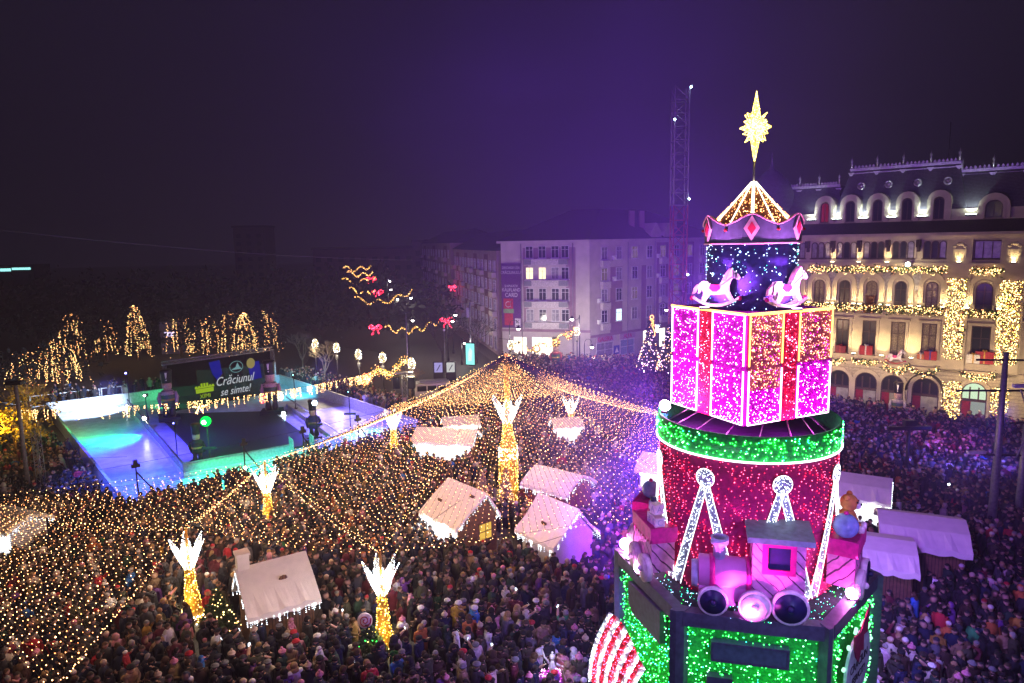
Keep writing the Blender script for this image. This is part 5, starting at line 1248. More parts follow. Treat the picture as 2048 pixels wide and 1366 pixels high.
street('small lamp in front of the dark row of flats', -7.3, 97.5, 4.2, .5, 140)
def bow(label, x, y, z, s):
    s *= .8
    t = thing('red_bow_light', label, 'light ornament', (x, y, z), 0, 'red bow lights over the street'); q = []
    k = M()
    for sg in (-1,1):
        k.tube([(0,0,0),(sg*s*.5,0,s*.42),(sg*s*.95,0,s*.3),(sg*s*.9,0,-s*.15),(sg*s*.3,0,-s*.05),(0,0,0)],.03,4); k.tube([(0,0,0),(sg*s*.4,0,-s*.5),(sg*s*.55,0,-s*.95)],.03,4)
    k.build('frame', m_dark, t)
    for _ in range(int(150*s)):
        sg = rnd.choice((-1,1)); u = rnd.random()
        if rnd.random() < .68: a = rnd.uniform(0,2*PI); q.append((sg*s*(.5+.45*math.cos(a)*rnd.random()**.4),0,s*(.12+.34*math.sin(a)*rnd.random()**.4)))
        else: q.append((sg*s*(.1+.42*u)+rnd.uniform(-.12,.12),0,-s*u))
    bulbs('light_string', q, .05, [b_red,b_rose], t, weights=[.8,.2]); lamp('POINT', (x,y-.4,z), 90, (1,.03,.05), None, radius=.4)
bow('red bow light on the left end of the nearest street garland', -20.3, 101, 5.2, 1.35); bow('red bow light on the right end of the nearest street garland', -9.7, 102, 6.0, 1.45)
bow('red bow light high in the street middle', -26.0, 133, 8.2, 1.6); bow('farthest red bow light at the street end', -29.6, 145, 10.2, 1.5); bow('red light ornament on the dark apartment row', -12.0, 140, 8.6, 1.1)
def sgarl(label, a, b, n=3, sag=1.0, group='gold garlands across the street', nb=200, r=.07, br=.035):
    pts = []
    for i in range(90):
        u = i/89; pts.append((a[0]+(b[0]-a[0])*u, a[1]+(b[1]-a[1])*u, a[2]+(b[2]-a[2])*u - 4*sag*u*(1-u) + .45*math.sin(u*n*2*PI)))
    return garland(label, pts, r, 160, nb, group, mats=[b_gold,b_warm,b_amber], weights=[.5,.3,.2], br=br)
sgarl('gold garland between the two nearest red bows', (-18.9,101,5.2), (-10.9,102,6.0), 4, .9)
sgarl('second gold garland across the dark street', (-27.5,119,8.4), (-17.6,121,9.4), 3, 1.4); sgarl('third gold garland below the middle bow', (-31,131,9.4), (-26.6,133,8.6), 2, .6); sgarl('fourth gold garland left of the street lamps', (-34.8,141,10.6), (-28.4,144,10.8), 2, .8); sgarl('topmost gold garland at the street end', (-36.5,150,12.6), (-31,152,12.8), 2, .5)
sgarl('fifth short gold garland under the topmost one', (-34.8,146,11.8), (-29.8,148,11.6), 2, .6)
sgarl('gold garland with wreaths between the two globe lamps', (.3,80.5,5.4), (8.2,88.8,6.2), 3, 1.2, nb=300)
sgarl('thick golden garland sloping down from the last globe lamp', (-10.6,69.8,5.3), (-16.4,70.6,3.4), 2, .1, nb=460, r=.2)
for x, y, z, lb in ((3.0,83.4,4.4,'left'),(5.6,86.2,4.7,'middle'),(7.4,87.9,5.4,'right')):
    t = thing('wreath', '%s round wreath on the garland before the lit shops' % lb, 'wreath', (x,y-.15,z), 0, 'wreaths on the garland')
    pts = [(.42*math.cos(a),0,.42*math.sin(a)) for a in [2*PI*i/24 for i in range(24)]]; leaves(pts,.12,150,0,None,.06).build('foliage', m_green, t); bulbs('light_string', [Vector(rnd.choice(pts))+Vector((rnd.gauss(0,.08),rnd.gauss(0,.05),rnd.gauss(0,.08))) for _ in range(60)], .035, [b_gold,b_red,b_warm], t, weights=[.6,.15,.25])
t = thing('angel_light', 'gold and white angel light figure on the lamp post by the cone trees', 'light ornament', (18.2,88.0,0))
k = M(); k.tube([(-.5,0,0),(-.5,0,7.2)],[.09,.05],7); k.tube([(-.5,0,6.3),(.1,0,6.6)],.03,4); k.build('pole', m_dark, t)
q = [(0+.22*math.cos(a),0,7.5+.25*math.sin(a)) for a in [2*PI*i/16 for i in range(16)]]+[(.1+rnd.gauss(0,.16),0,6.6+rnd.uniform(-.3,.6)) for _ in range(45)]+[(.05+.35*math.sin(u*3),0,6.3-1.9*u) for u in [i/40 for i in range(40)]]
bulbs('light_string', q, .045, [b_gold,b_amber], t); bulbs('light_string', [(.55+rnd.uniform(-.1,.6)*(1-i%2*.4),0,6.0+rnd.uniform(-.5,.5)) for i in range(60)], .045, [b_cold], t)
# icicle cable over the rink
PL = Vector((-34.4,46.4,0)); k = M(); t = thing('lattice_mast', 'grey lattice mast and post at the left rink corner', 'mast', PL)
k.tube([(0,0,0),(0,0,8.4)],[.16,.12],10); k.build('pole', mat('grey post', (.22,.21,.22), .6), t); k = M(); truss(k,(.75,.3,0),(.75,.3,4.9),.4,.5,.028); k.build('lattice', m_galv, t)
k = M(); k.box(-.55,.55,-.3,.3,8.4,8.62); k.build('head', m_black, t)
cb = sagline((-34.4,46.4,6.6), (-10.6,69.3,5.4), 80, 1.15)
t = thing('icicle_lights', 'long cable of icicle lights hung over the rink', 'string lights', (0,0,0))
k = M(); k.tube(cb,.012,4); k.build('cable', m_cable, t)
q = []
for i in range(240):
    u = rnd.uniform(.0,.86); p = Vector(cb[int(u*80)]).lerp(Vector(cb[min(80,int(u*80)+1)]), u*80 % 1); ln = rnd.choice((1,2,3,4,6,7))
    for j in range(ln): q.append((p.x+rnd.gauss(0,.03),p.y,p.z-.05-.13*j+rnd.uniform(-.04,.04)))
bulbs('light_string', q, .028, [b_warm,b_yel], t, weights=[.7,.3])
def hang(label, u, mats, shape, s, n=60):
    p = cb[int(u*80)]; t = thing('hanging_ornament', label, 'light ornament', (p[0],p[1],p[2]-.5), 0, 'ornaments on the icicle cable'); q = []
    for _ in range(n):
        if shape == 'flake': a = PI/3*rnd.randint(0,5)+rnd.choice((0,0,.22)); r = s*rnd.random(); q.append((r*math.cos(a),0,r*math.sin(a)))
        else: a, r = rnd.uniform(0,2*PI), s*rnd.random()**.5; q.append((r*math.cos(a)*.8,rnd.uniform(-.1,.1),r*math.sin(a)))
    k = M(); k.tube([(s*.9*math.cos(a),0,s*.9*math.sin(a)) for a in [2*PI*i/12 for i in range(12)]],.015,4,closed=True); k.tube([(0,0,s*.9),(0,0,.5)],.01,4); k.build('frame', m_dark, t); bulbs('light_string', q, .034, mats, t)
hang('white snowflake light on the icicle cable over the ice', .37, [b_warm,b_yel], 'flake', .62, 80); hang('red lantern light on the icicle cable', .53, [b_red,b_amber], 'b', .38); hang('yellow lantern light on the icicle cable', .58, [b_yel], 'b', .42, 70); hang('orange lantern light on the icicle cable', .62, [b_amber,b_gold], 'b', .4); hang('red bundle of lights before the right nutcracker', .84, [b_red,b_amber,b_warm], 'b', .6, 90)
k = M(); k.tube(sagline((-47,62,19.6),(-14,98,15.2),30,.6),.018,4); tag(k.build('overhead_wire', mat('pale wire', (.14,.12,.15), .5)), 'thin pale wire crossing the dark sky at left', 'wire')
for lb, pl in (('dark low cable at the front left corner of the rink', sagline((-45.5,48.8,3.0),(-27,46,3.2),16,.3)), ('dark long cable across the rink front to the light posts', sagline((-30.4,42.5,2.9),(-8.6,52,5.0),20,.3))):
    k = M(); k.tube(pl, .012, 4); tag(k.build('rink_cable', m_cable), lb, 'cable', 'cables at the rink front')
for lb, x, y, rz in (('braced black lamp pole at the front left of the ice', -24.9, 43.3, 40), ('braced black lamp pole at the middle of the rink railing', -19.6, 47.9, 40), ('black pole on the purple ice by the railing', -12.7, 54.2, 40), ('black pole behind the railing near the light post', -16.2, 50.9, 40)):
    t = thing('rink_pole', lb, 'lamp pole', (x, y, 0), R(rz), 'black poles along the rink railing'); k = M(); k.tube([(0,0,0),(0,0,3.3)],.05,6); k.tube([(0,0,3.0),(1.5,0,.6)],.05,6); k.build('pole', m_black, t); k = M(); k.box(-.25,.25,-.12,.12,3.3,3.5); k.box(-.12,.12,-.1,.1,3.5,3.8); k.build('lamp_head', m_black, t)
t = thing('rink_spot', 'small white spot shining at the rink railing', 'spot lamp', (-19.2,46.9,1.9)); k = M(); k.ball((0,0,0),.12,10); k.build('lens', emis('flood white', (.85,1,.95), 24), t); k = M(); k.tube([(0,.1,0),(0,.2,-1.9)],.04,5); k.build('pole', m_black, t)
t = thing('speaker_truss', 'lattice truss tower with two black speakers by the light tent', 'speaker tower', (-11.1,68.6,0)); k = M(); truss(k,(0,0,0),(0,0,4.4),.5,.6,.03); k.box(-.9,.9,-.3,.3,4.4,4.55); k.build('truss', m_galv, t)
for s in (-1,1): k = M(); k.box(s*.75-.35,s*.75+.35,-.45,.25,2.9,4.1); k.build('speaker', m_black, t)
t = thing('lamp_mast', 'plain tall grey mast behind the speaker truss', 'mast', (-12.2,78.5,0)); k = M(); k.tube([(0,0,0),(0,0,9.6)],[.1,.05],8); k.build('pole', m_galv, t); k = M(); k.box(-.3,.3,-.15,.15,9.6,9.75); k.build('head', m_black, t)
t = thing('flag_pole', 'slim pale pole left of the square signs', 'pole', (-8.6,86,0)); k = M(); k.tube([(0,0,0),(0,0,6.5)],[.06,.04],8); k.build('pole', m_galv, t); k = M(); k.ball((0,0,6.6),.16,8); k.build('finial', m_white, t)
t = thing('service_pole', 'thick grey pole with fittings before the apartment row', 'pole', (-6.0,98,0)); k = M(); k.tube([(0,0,0),(0,0,9.0)],[.16,.1],8); k.tube([(-1.0,0,8.9),(1.3,0,8.8)],.05,5); k.box(-.5,-.1,-.2,.2,6.8,8.2); k.build('pole', m_galv, t)
t = thing('citylight_panel', 'teal lit advertising panel at the foot of the flats', 'advert panel', (-5.9,95.2,0), R(-20)); k = M(); k.box(-.75,.75,-.12,.12,.3,3.6); k.build('frame', m_black, t); k = M(); k.box(-.65,.65,-.135,-.122,.45,3.45); k.build('screen', emis('teal screen', (.25,.95,.85), .8), t)
k = M(); k.fprism([(-.3,.9),(.2,1.0),(.35,2.4),(0,2.9),(-.25,2.2)],-.15,-.137); k.build('poster_figure', emis('pale figure', (.7,.85,.8), .7), t)
for lb, x, c in (('lilac square sign with a dark stroke', -9.05, (.45,.40,.85)), ('white square sign with a dark stroke', -7.55, (.7,.72,.7))):
    t = thing('square_sign', lb+' behind the light tent', 'sign', (x,82.0,0), 0, 'square signs on a black stand'); k = M(); k.box(-.62,.62,.02,.2,0,3.2); k.build('stand', m_black, t); k = M(); k.box(-.5,.5,-.02,.018,1.9,3.1); k.build('face', emis('sign '+lb[:5], c, .45), t); k = M(); k.fprism([(-.25,2.1),(-.15,2.1),(.3,2.85),(.15,2.8)],-.04,-.022); k.build('stroke', m_black, t)
van = thing('van', 'white minibus parked beside the light tent', 'van', (-8.6,75.5,0), R(10)); k = M()
k.fprism([(-2.4,.35),(2.4,.35),(2.45,1.1),(1.9,1.25),(1.45,2.05),(-2.3,2.1),(-2.45,1.2)],-.95,.95); k.build('body', mat('van paint', (.55,.5,.42), .3, 0, .05, 2, spec=.5), van)
for x0, x1 in ((-2.2,-1.2),(-1.05,-.1),(.05,.95)): k = M(); k.box(x0,x1,-.962,-.952,1.25,1.85); k.build('window', m_glass, van)
k = M(); k.fprism([(1.05,1.25),(1.75,1.25),(1.4,1.85),(1.05,1.85)],-.962,-.952); k.build('window', m_glass, van)
k = M(); k.add([(1.93,-.8,1.27),(1.93,.8,1.27),(1.50,.8,2.0),(1.50,-.8,2.0)],[(0,1,2,3)]); k.build('windscreen', m_glass, van)
for x in (-1.55,1.5):
    for y in (-.85,.85): k = M(); k.lathe([(.33,-.1),(.36,-.06),(.36,.06),(.33,.1)],16,(x,y,.36),mtx=Matrix.Rotation(R(90),3,'X')); wl = k.build('wheel', m_black, van); k = M(); k.lathe([(.2,-.12),(.2,.12)],12,(x,y,.36),mtx=Matrix.Rotation(R(90),3,'X')); k.build('rim', m_steel, wl)
k = M(); k.box(-1.9,1.2,-.7,.7,2.2,2.26); k.build('roof_rack', m_steel, van)
for y in (-.65,.65): k = M(); k.ball((2.42,y,.9),.14,8); k.build('headlight', m_white, van)
# communication mast
mast_ = thing('lattice_tower', 'tall red and grey lattice mast with small blue lights', 'mast', (23.2,95.0,0)); w0 = .95
def mast_part(z0, z1, m_, nm):
    k = M(); cs = [(w0,w0),(-w0,w0),(-w0,-w0),(w0,-w0)]; n = int((z1-z0)/1.7)
    for i in range(4):
        a, b = cs[i], cs[(i+1)%4]; k.tube([(*a,z0),(*a,z1)],.09,5)
        for j in range(n):
            za, zb = z0+(z1-z0)*j/n, z0+(z1-z0)*(j+1)/n; k.tube([(*a,za),(*b,za)],.05,4); k.tube([(*(a if j%2 else b),za),(*(b if j%2 else a),zb)],.05,4)
    return k.build(nm, m_, mast_)
mast_part(0,12,mat('dull red steel', (.22,.03,.06), .5),'lower_section'); mast_part(12,22,mat('red steel', (.42,.05,.07), .5),'middle_section'); mast_part(22,37.5,mat('grey steel', (.30,.27,.30), .5),'upper_section')
for x, z in ((1.1,37.3),(-1.0,33.2),(1.1,22.8),(1.1,12.6)): k = M(); k.ball((x,-1.05,z),.13,8); k.build('beacon', emis('beacon', (.55,.85,1.0), 22), mast_)
# show lighting poles at the right
t = thing('lighting_pole', 'tall pale lighting pole with cross arms and blue lamps at right', 'lighting pole', (27.1,36.9,0)); k = M(); k.tube([(0,0,0),(0,0,11.0)],[.24,.13],12); k.build('pole', m_galv, t)
for z, l0, l1 in ((10.6,-1.6,2.4),(8.9,-2.6,1.9),(5.2,-.9,1.3)):
    k = M(); k.tube([(l0,0,z),(l1,0,z-.1)],.06,6); k.build('cross_arm', m_dark, t)
k = M(); k.box(.55,1.5,-.1,.1,9.0,9.2); k.box(-1.7,-.7,-.1,.1,5.25,5.42); k.build('white_lamp', m_white, t)
k = M(); k.tube([(.9+.55*math.sin(u*3.0),-.1,8.9-3.9*u) for u in [i/16 for i in range(17)]],.045,5); k.build('curved_frame', m_galv, t)
for i in range(4): k = M(); k.ball((1.65+.1*(i%2),-.2,8.3-i*.72),.24,12); k.build('blue_lamp', mat('blue lamp glass', (.10,.16,.30), .15), t)
t = thing('lighting_pole', 'second grey lighting pole cut by the right picture edge', 'lighting pole', (29.9,38.6,0)); k = M(); k.tube([(0,0,0),(0,0,6.6)],[.22,.16],12); k.build('pole', m_galv, t); k = M(); k.tube([(-1,0,6.5),(1,0,6.5)],.06,6); k.build('cross_arm', m_dark, t)
t = thing('stage_light_stand', 'dark T shaped light stand in the crowd behind the right stalls', 'lamp stand', (27.6,46.2,0)); k = M(); k.tube([(0,0,0),(0,0,4.0)],.12,8); k.tube([(-1.5,0,4.0),(1.5,0,4.0)],.06,6); k.box(-1.5,1.5,-.15,.15,4.05,4.25); k.build('pole', m_dark, t); k = M(); k.box(-.4,.4,-.2,.2,4.3,4.7); k.build('lamp_head', m_black, t)
lamp('SPOT', (31.0,41.0,7.0), 6000, (.14,.10,1.0), (31.5,50,0), 75, .9, .3)
lamp('SPOT', (32.5,46.0,6.0), 900, (1.0,.05,.35), (33.5,52,0), 60, .9, .3)
for lb, x, y in (('phone torch shining up from the crowd right of the stalls', 27.2, 41.0),):
    t = thing('phone', lb, 'phone', (x,y,1.9)); k = M(); k.box(-.04,.04,-.01,.01,-.08,.08); k.build('case', m_black, t); k = M(); k.ball((0,-.03,.05),.06,8); k.build('torch', emis('torch', (.8,1,1), 20), t)
# candy wrapper sculpture, ballerina, lollipop
t = thing('candy_sculpture', 'huge red and white striped light sculpture at the tower foot', 'light sculpture', (2.95,19.4,1.25), R(-8))
e_wr = emis('frosted white glow', (.75,.95,.95), .55)
def cs(s, u, d=0.0):
    w_ = 1 - u; x = -.15 + 1.12*s - .66*(1-(1-w_)**2) + .05*math.sin(4*s); z = 5.05 - 1.36*s**1.15 - 2.5*w_ + .10*math.sin(5*s)
    return (x, .25*math.cos(PI*s) - .30*u - .05*abs(math.sin(PI*5.5*s)) - d, z)
NS = 11
for i in range(NS):
    k = M(); N = 10
    for j in range(N):
        for h in range(3):
            s0, s1 = (i+h/3)/NS, (i+(h+1)/3)/NS; k.add([cs(s0,j/N),cs(s1,j/N),cs(s1,(j+1)/N),cs(s0,(j+1)/N)],[(0,1,2,3)])
    red = i % 2; st_ = k.build('stripe', mat('red tinsel', (.35,.01,.03), .5, 0, .4, 20) if red else mat('white tinsel', (.55,.60,.60), .5, 0, .4, 20), t)
    q = [cs((i+rnd.uniform(.1,.9))/NS, rnd.random(), .04) for _ in range(85)]
    bulbs('stripe_lights', q, .016 if red else .02, [b_red,b_rose] if red else [b_white,b_cold,b_pinkw], st_, jit=.3)
k = M(); k.tube([(.2,.3,-1.25),(.1,.25,2.6)],.09,8); k.build('pole', mat('gold post', (.45,.28,.05), .4), t)
t = thing('gold_ornament', 'golden lit figure standing below the striped sculpture', 'light ornament', (2.4,19.3,0)); k = M(); k.lathe([(.3,0),(.34,1.2),(.22,2.2),(.30,2.6),(.1,3.1)],12); k.build('body', m_orange, t); bulbs('light_string', [(.36*math.cos(a),.36*math.sin(a),z) for a,z in ((rnd.uniform(0,6.28),rnd.uniform(.2,2.8)) for _ in range(150))], .02, [b_gold,b_amber], t)
t = thing('ballerina_figure', 'white ballerina figure with raised arm and glowing pink tutu', 'ballerina figure', (1.3,24.0,0), R(-10))
m_por = mat('porcelain white', (.68,.62,.60), .4)
k = M(); k.tube([(0,0,.0),(0,0,.5),(0,0,1.0)],[.06,.05,.09],8); k.tube([(0,0,1.0),(0,0,1.18),(0,-.01,1.45),(0,0,1.62),(0,0,1.70)],[.13,.10,.15,.07,.05],12)
k.ball((0,0,1.82),.105,12,sz=1.2); k.ball((0,.05,1.97),.05,8); k.tube([(-.13,0,1.56),(-.30,0,1.80),(-.38,-.02,2.12),(-.36,-.02,2.26)],[.045,.038,.028,.035],8); k.tube([(.13,0,1.56),(.34,-.02,1.48),(.58,-.06,1.52),(.70,-.06,1.54)],[.045,.038,.028,.03],8); k.build('body', m_por, t)
k = M(); k.lathe([(.12,1.14),(.42,1.10),(.56,.95),(.48,.80),(.14,.84)],24,sy=.8); tu = k.build('tutu', mat('pink tulle', (.5,.12,.42), .8), t); bulbs('tutu_lights', [((.12+.45*u)*math.cos(a),(.12+.45*u)*.8*math.sin(a),1.16-.08*u-rnd.choice((0,.22))) for u,a in ((rnd.random()**.5,rnd.uniform(0,6.28)) for _ in range(260))], .013, [b_pink,b_pinkw], tu)
t = thing('lollipop_ornament', 'red and white swirl lollipop at the nearest light post', 'lollipop', (-6.35,26.5,0)); k = M(); k.tube([(0,0,0),(0,0,1.75)],.03,6); k.build('stick', m_white, t)
k = M(); k.lathe([(.3,-.04),(.32,0),(.3,.04)],24,(0,0,2.0),mtx=Matrix.Rotation(R(75),3,'X')); ds = k.build('disc', mat('lolly white', (.6,.5,.55), .35), t)
k = M(); mt = Matrix.Rotation(R(-15),3,'X'); k.tube([tuple(mt@Vector((.26*u*math.cos(u*13),-.05,.26*u*math.sin(u*13)))+Vector((0,0,2.0))) for u in [i/40 for i in range(4,41)]],.022,5); k.build('swirl', mat('lolly red', (.4,.01,.04), .35), ds)
t = thing('barrier', 'row of white barrier frames behind the far left rink boards', 'barrier', (-53.5,75.5,0), R(33)); k = M()
for i in range(4): k.fring(rect(i*2.3+.2,.1,2.2,1.3),rect(i*2.3+.2,.2,2.0,1.1),-.04,.04)
k.build('frame', m_white, t); k = M(); k.tube([(-1.3,0,1.2),(-2.2,-.3,.7),(-3.4,-.2,1.1)],.05,5); k.build('rope', m_white, t)
t = thing('sponsor_wall', 'pale boards with blue panels behind the screen at the rink', 'hoarding', (-31.5,85.9,0), R(34)); k = M(); k.box(-8,1.5,1.0,1.1,0,2.6); k.build('board', m_board, t)
for x in (-5.5,-3.2,-.8): k = M(); k.box(x-.6,x+.6,.96,.998,1.0,2.2); k.build('panel', mat('blue print', (.05,.10,.25), .5), t)
# ================================================================ PEOPLE
m_coat = mat('coat cloth', (0,0,0), .85, 0, .22, 9, objcolor=True)
m_head = mat('hat or hair', (0,0,0), .9, 0, .25, 14, objcolor=True)
m_trs = mat('dark trousers', (.018,.018,.024), .9)
m_skin = mat('skin', (.46,.27,.19), .6, 0, .08, 5)
m_feat = mat('eyes', (.02,.012,.01), .4)
m_lip = mat('lips', (.30,.10,.09), .5)
m_phone = emis('phone screen', (.7,.85,1.0), 4.0)
HC = Vector((0,-.02,1.615))
ARMS = {
 'arms down': [((.25,.02,1.16),(.24,-.06,.92)), ((-.25,.02,1.16),(-.24,-.06,.92))],
 'hands clasped': [((.25,-.02,1.18),(.10,-.24,1.08)), ((-.25,-.02,1.18),(-.06,-.25,1.05))],
 'phone raised': [((.27,-.14,1.36),(.13,-.34,1.62)), ((-.25,.02,1.16),(-.22,-.08,.93))],
 'hand at face': [((.24,-.12,1.20),(.08,-.20,1.46)), ((-.25,.0,1.18),(-.04,-.22,1.10))],
 'arms folded': [((.25,-.06,1.20),(-.02,-.26,1.20)), ((-.25,-.06,1.18),(.04,-.24,1.14))],
}
def skin_mesh(vs, es, rad, sub=1):
    me = bpy.data.meshes.new('skel'); me.from_pydata(vs, es, []); o = bpy.data.objects.new('skel', me); COL.objects.link(o)
    md = o.modifiers.new('s', 'SKIN'); md.use_smooth_shade = True
    if not me.skin_vertices: return None
    for i, r in enumerate(rad):
        d = me.skin_vertices[0].data[i]; d.radius = r if isinstance(r, tuple) else (r, r); d.use_root = (i == 0)
    sb = o.modifiers.new('u', 'SUBSURF'); sb.levels = sub; sb.render_levels = sub
    dg = bpy.context.evaluated_depsgraph_get(); r = bpy.data.meshes.new_from_object(o.evaluated_get(dg)); bpy.data.objects.remove(o); return r
def body_mesh(pose):
    vs = [(0,0,.92),(0,0,1.08),(0,.0,1.28),(0,.01,1.42),(0,.0,1.50),(0,-.01,1.55),(0,-.018,1.63),(0,-.012,1.70)]
    rd = [(.19,.15),(.19,.15),(.215,.15),(.14,.11),.055,.07,.092,.07]
    es = [(i,i+1) for i in range(7)]
    wr = []
    for (e, w_), s in zip(ARMS[pose], (1,-1)):
        b = len(vs); vs += [(s*.20,.01,1.40), e, w_]; rd += [.085,.066,.05]; es += [(3,b),(b,b+1),(b+1,b+2)]
        d = (Vector(w_)-Vector(e)).normalized(); vs.append(tuple(Vector(w_)+d*.075)); rd.append((.036,.022)); es.append((b+2,b+3)); wr.append((Vector(w_), d))
    for s in (-1,1):
        b = len(vs); vs += [(s*.10,0,.80),(s*.11,-.01,.46),(s*.11,.02,.07),(s*.12,-.13,.045)]; rd += [.115,.085,.055,.05]; es += [(0,b),(b,b+1),(b+1,b+2),(b+2,b+3)]
    me = skin_mesh(vs, es, rd)
    for m_ in (m_coat, m_trs, m_skin, m_feat, m_lip): me.materials.append(m_)
    for p in me.polygons:
        c = p.center; p.use_smooth = True
        if c.z > 1.485: p.material_index = 2
        elif any((c-(w_+d*.09)).length < .085 and (c-w_).dot(d) > .035 for w_, d in wr): p.material_index = 2
        elif c.z < .70: p.material_index = 1
        else: p.material_index = 0
    bm = bmesh.new(); bm.from_mesh(me)
    extra = M()
    for w_, d in wr:       # four fingers and a thumb at each hand
        side = d.cross(Vector((0,0,1)));  side = side.normalized() if side.length > .1 else Vector((1,0,0))
        nrm = side.cross(d).normalized()
        for q, (o, L) in enumerate(((-.026,.062),(-.009,.072),(.009,.068),(.026,.054))):
            p0 = w_ + d*.10 + side*o; extra.tube([p0, p0+d*L*.55-nrm*.010, p0+d*L*.95-nrm*.03], [.009,.0085,.006], 5, 2)
        p0 = w_ + d*.06 + side*.032; extra.tube([p0, p0+side*.03+d*.025, p0+side*.035+d*.055], [.011,.010,.007], 5, 2)
    for s in (-1,1):
        extra.ball((s*.036,-.104,1.633), .011, 6, 3); extra.ball((s*.094,-.015,1.615), .024, 6, 2, 1.4)
    extra.tube([(0,-.10,1.645),(0,-.122,1.612),(0,-.112,1.600)],[.010,.017,.014],6,2); extra.box(-.024,.024,-.106,-.092,1.566,1.576,4)
    k0 = len(bm.verts)
    vv = [bm.verts.new(p) for p in extra.v]
    for f, mi in zip(extra.f, extra.mi):
        try: nf = bm.faces.new([vv[i] for i in f]); nf.material_index = mi; nf.smooth = True
        except ValueError: pass
    bm.to_mesh(me); bm.free(); return me
def coat_mesh():          # a coat skirt that hangs from chest to thigh
    k = M(); k.lathe([(.235,.66),(.232,.80),(.222,1.0),(.215,1.2),(.20,1.36),(.13,1.455),(.085,1.49)],14,sy=.80,smooth=True); k.lathe([(.10,1.44),(.115,1.49),(.10,1.53)],12,sy=.95)
    return k
def shell(r, keep, sz=1.15, n=14, rings=9, c=HC, m=0, k=None):
    k = k or M(); vs = {}
    for i in range(rings+1):
        for j in range(n):
            t = PI*i/rings; a = 2*PI*j/n; vs[i,j] = Vector((r*math.sin(t)*math.cos(a), r*math.sin(t)*math.sin(a), r*sz*math.cos(t)))
    for i in range(rings):
        for j in range(n):
            q = [vs[i,j],vs[i+1,j],vs[i+1,(j+1)%n],vs[i,(j+1)%n]]; m_ = sum(q,Vector())/4
            if keep(m_/r): k.add([p+c for p in q],[(0,1,2,3)],m,True)
    return k
HEADS = {}
def head_kinds():
    HEADS['short hair'] = shell(.115, lambda p: p.z > .25 or (p.y > -.1 and p.z > -.55))
    k = shell(.120, lambda p: p.z > .30 or (p.y > -.25 and p.z > -.8)); k.lathe([(.11,1.30),(.125,1.42),(.12,1.56)],12,(0,.05,0),sy=.62); HEADS['long hair'] = k
    k = shell(.122, lambda p: p.z > .18); k.lathe([(.121,1.625),(.13,1.65),(.123,1.69)],14,(0,-.02,0)); HEADS['beanie'] = k
    k = shell(.124, lambda p: p.z > .18, 1.3); k.lathe([(.122,1.625),(.132,1.65),(.124,1.69)],14,(0,-.02,0)); k.ball((0,-.01,1.80),.045,8); HEADS['pompom hat'] = k
    k = shell(.150, lambda p: p.y > -.45 or p.z > .55, 1.2); k.lathe([(.17,1.40),(.16,1.47),(.13,1.54)],14,(0,.01,0)); HEADS['hood up'] = k
    k = shell(.120, lambda p: p.z > .25); k.fprism([(-.08,1.655),(.08,1.655),(.07,1.672),(-.07,1.672)], -.23, -.10); HEADS['cap'] = k
head_kinds()
HEAD_ME = {}
for nm, k in HEADS.items():
    o = k.build('hat', m_head); HEAD_ME[nm] = o.data; bpy.data.objects.remove(o)
BODY_ME = {p: body_mesh(p) for p in ARMS}
o = coat_mesh().build('coat', m_coat); COAT_ME = o.data; bpy.data.objects.remove(o)
SANTA = M(); SANTA.lathe([(.12,1.66),(.10,1.74),(.05,1.84),(.02,1.90)],12); SANTA.tube([(0,0,1.88),(.06,0,1.86),(.10,0,1.80)],[.04,.03,.03],6); o = SANTA.build('santa_hat', m_head); SAN_ME = o.data; bpy.data.objects.remove(o)
k = M(); k.lathe([(.125,1.635),(.135,1.66),(.125,1.685)],12); k.ball((.11,0,1.78),.035,8); o = k.build('trim', m_white); SAN_TR = o.data; bpy.data.objects.remove(o)
k = M(); k.box(-.035,.035,-.006,.006,-.07,.07); k.box(-.031,.031,.0062,.008,-.065,.065,1); o = k.build('phone', [m_black, m_phone]); PH_ME = o.data; bpy.data.objects.remove(o)

COATS = [('black',(.012,.012,.014),32),('charcoal',(.03,.03,.033),14),('dark navy',(.012,.018,.045),14),('dark brown',(.04,.02,.012),8),('olive',(.05,.05,.025),6),('dark green',(.015,.04,.025),4),('maroon',(.10,.012,.022),5),
         ('grey',(.10,.10,.11),6),('tan',(.22,.14,.08),3),('cream',(.46,.40,.34),3),('white',(.58,.56,.54),2),('pink',(.45,.20,.25),1.6),('red',(.36,.02,.03),1.7),('orange',(.40,.12,.03),.7),('bright blue',(.03,.13,.38),.7),('purple',(.12,.04,.18),.8),('bright green',(.03,.22,.07),.4),('mustard',(.34,.2,.03),.5)]
HATS = [('short dark hair','short hair',(.014,.010,.008),22),('short brown hair','short hair',(.05,.028,.014),12),('grey hair','short hair',(.28,.26,.24),4),('long dark hair','long hair',(.018,.012,.009),13),('long brown hair','long hair',(.07,.035,.018),7),('long blond hair','long hair',(.30,.19,.08),5),
        ('black beanie','beanie',(.012,.012,.013),10),('grey beanie','beanie',(.15,.15,.15),6),('white beanie','beanie',(.60,.57,.53),5),('red beanie','beanie',(.38,.02,.03),3),('beige pompom hat','pompom hat',(.45,.34,.25),5),('pink pompom hat','pompom hat',(.50,.18,.26),3),('hood up','hood up',None,9),('dark cap','cap',(.02,.02,.03),5)]
POSES = list(ARMS); PW = [34,24,14,12,16]
crng = random.Random(23)
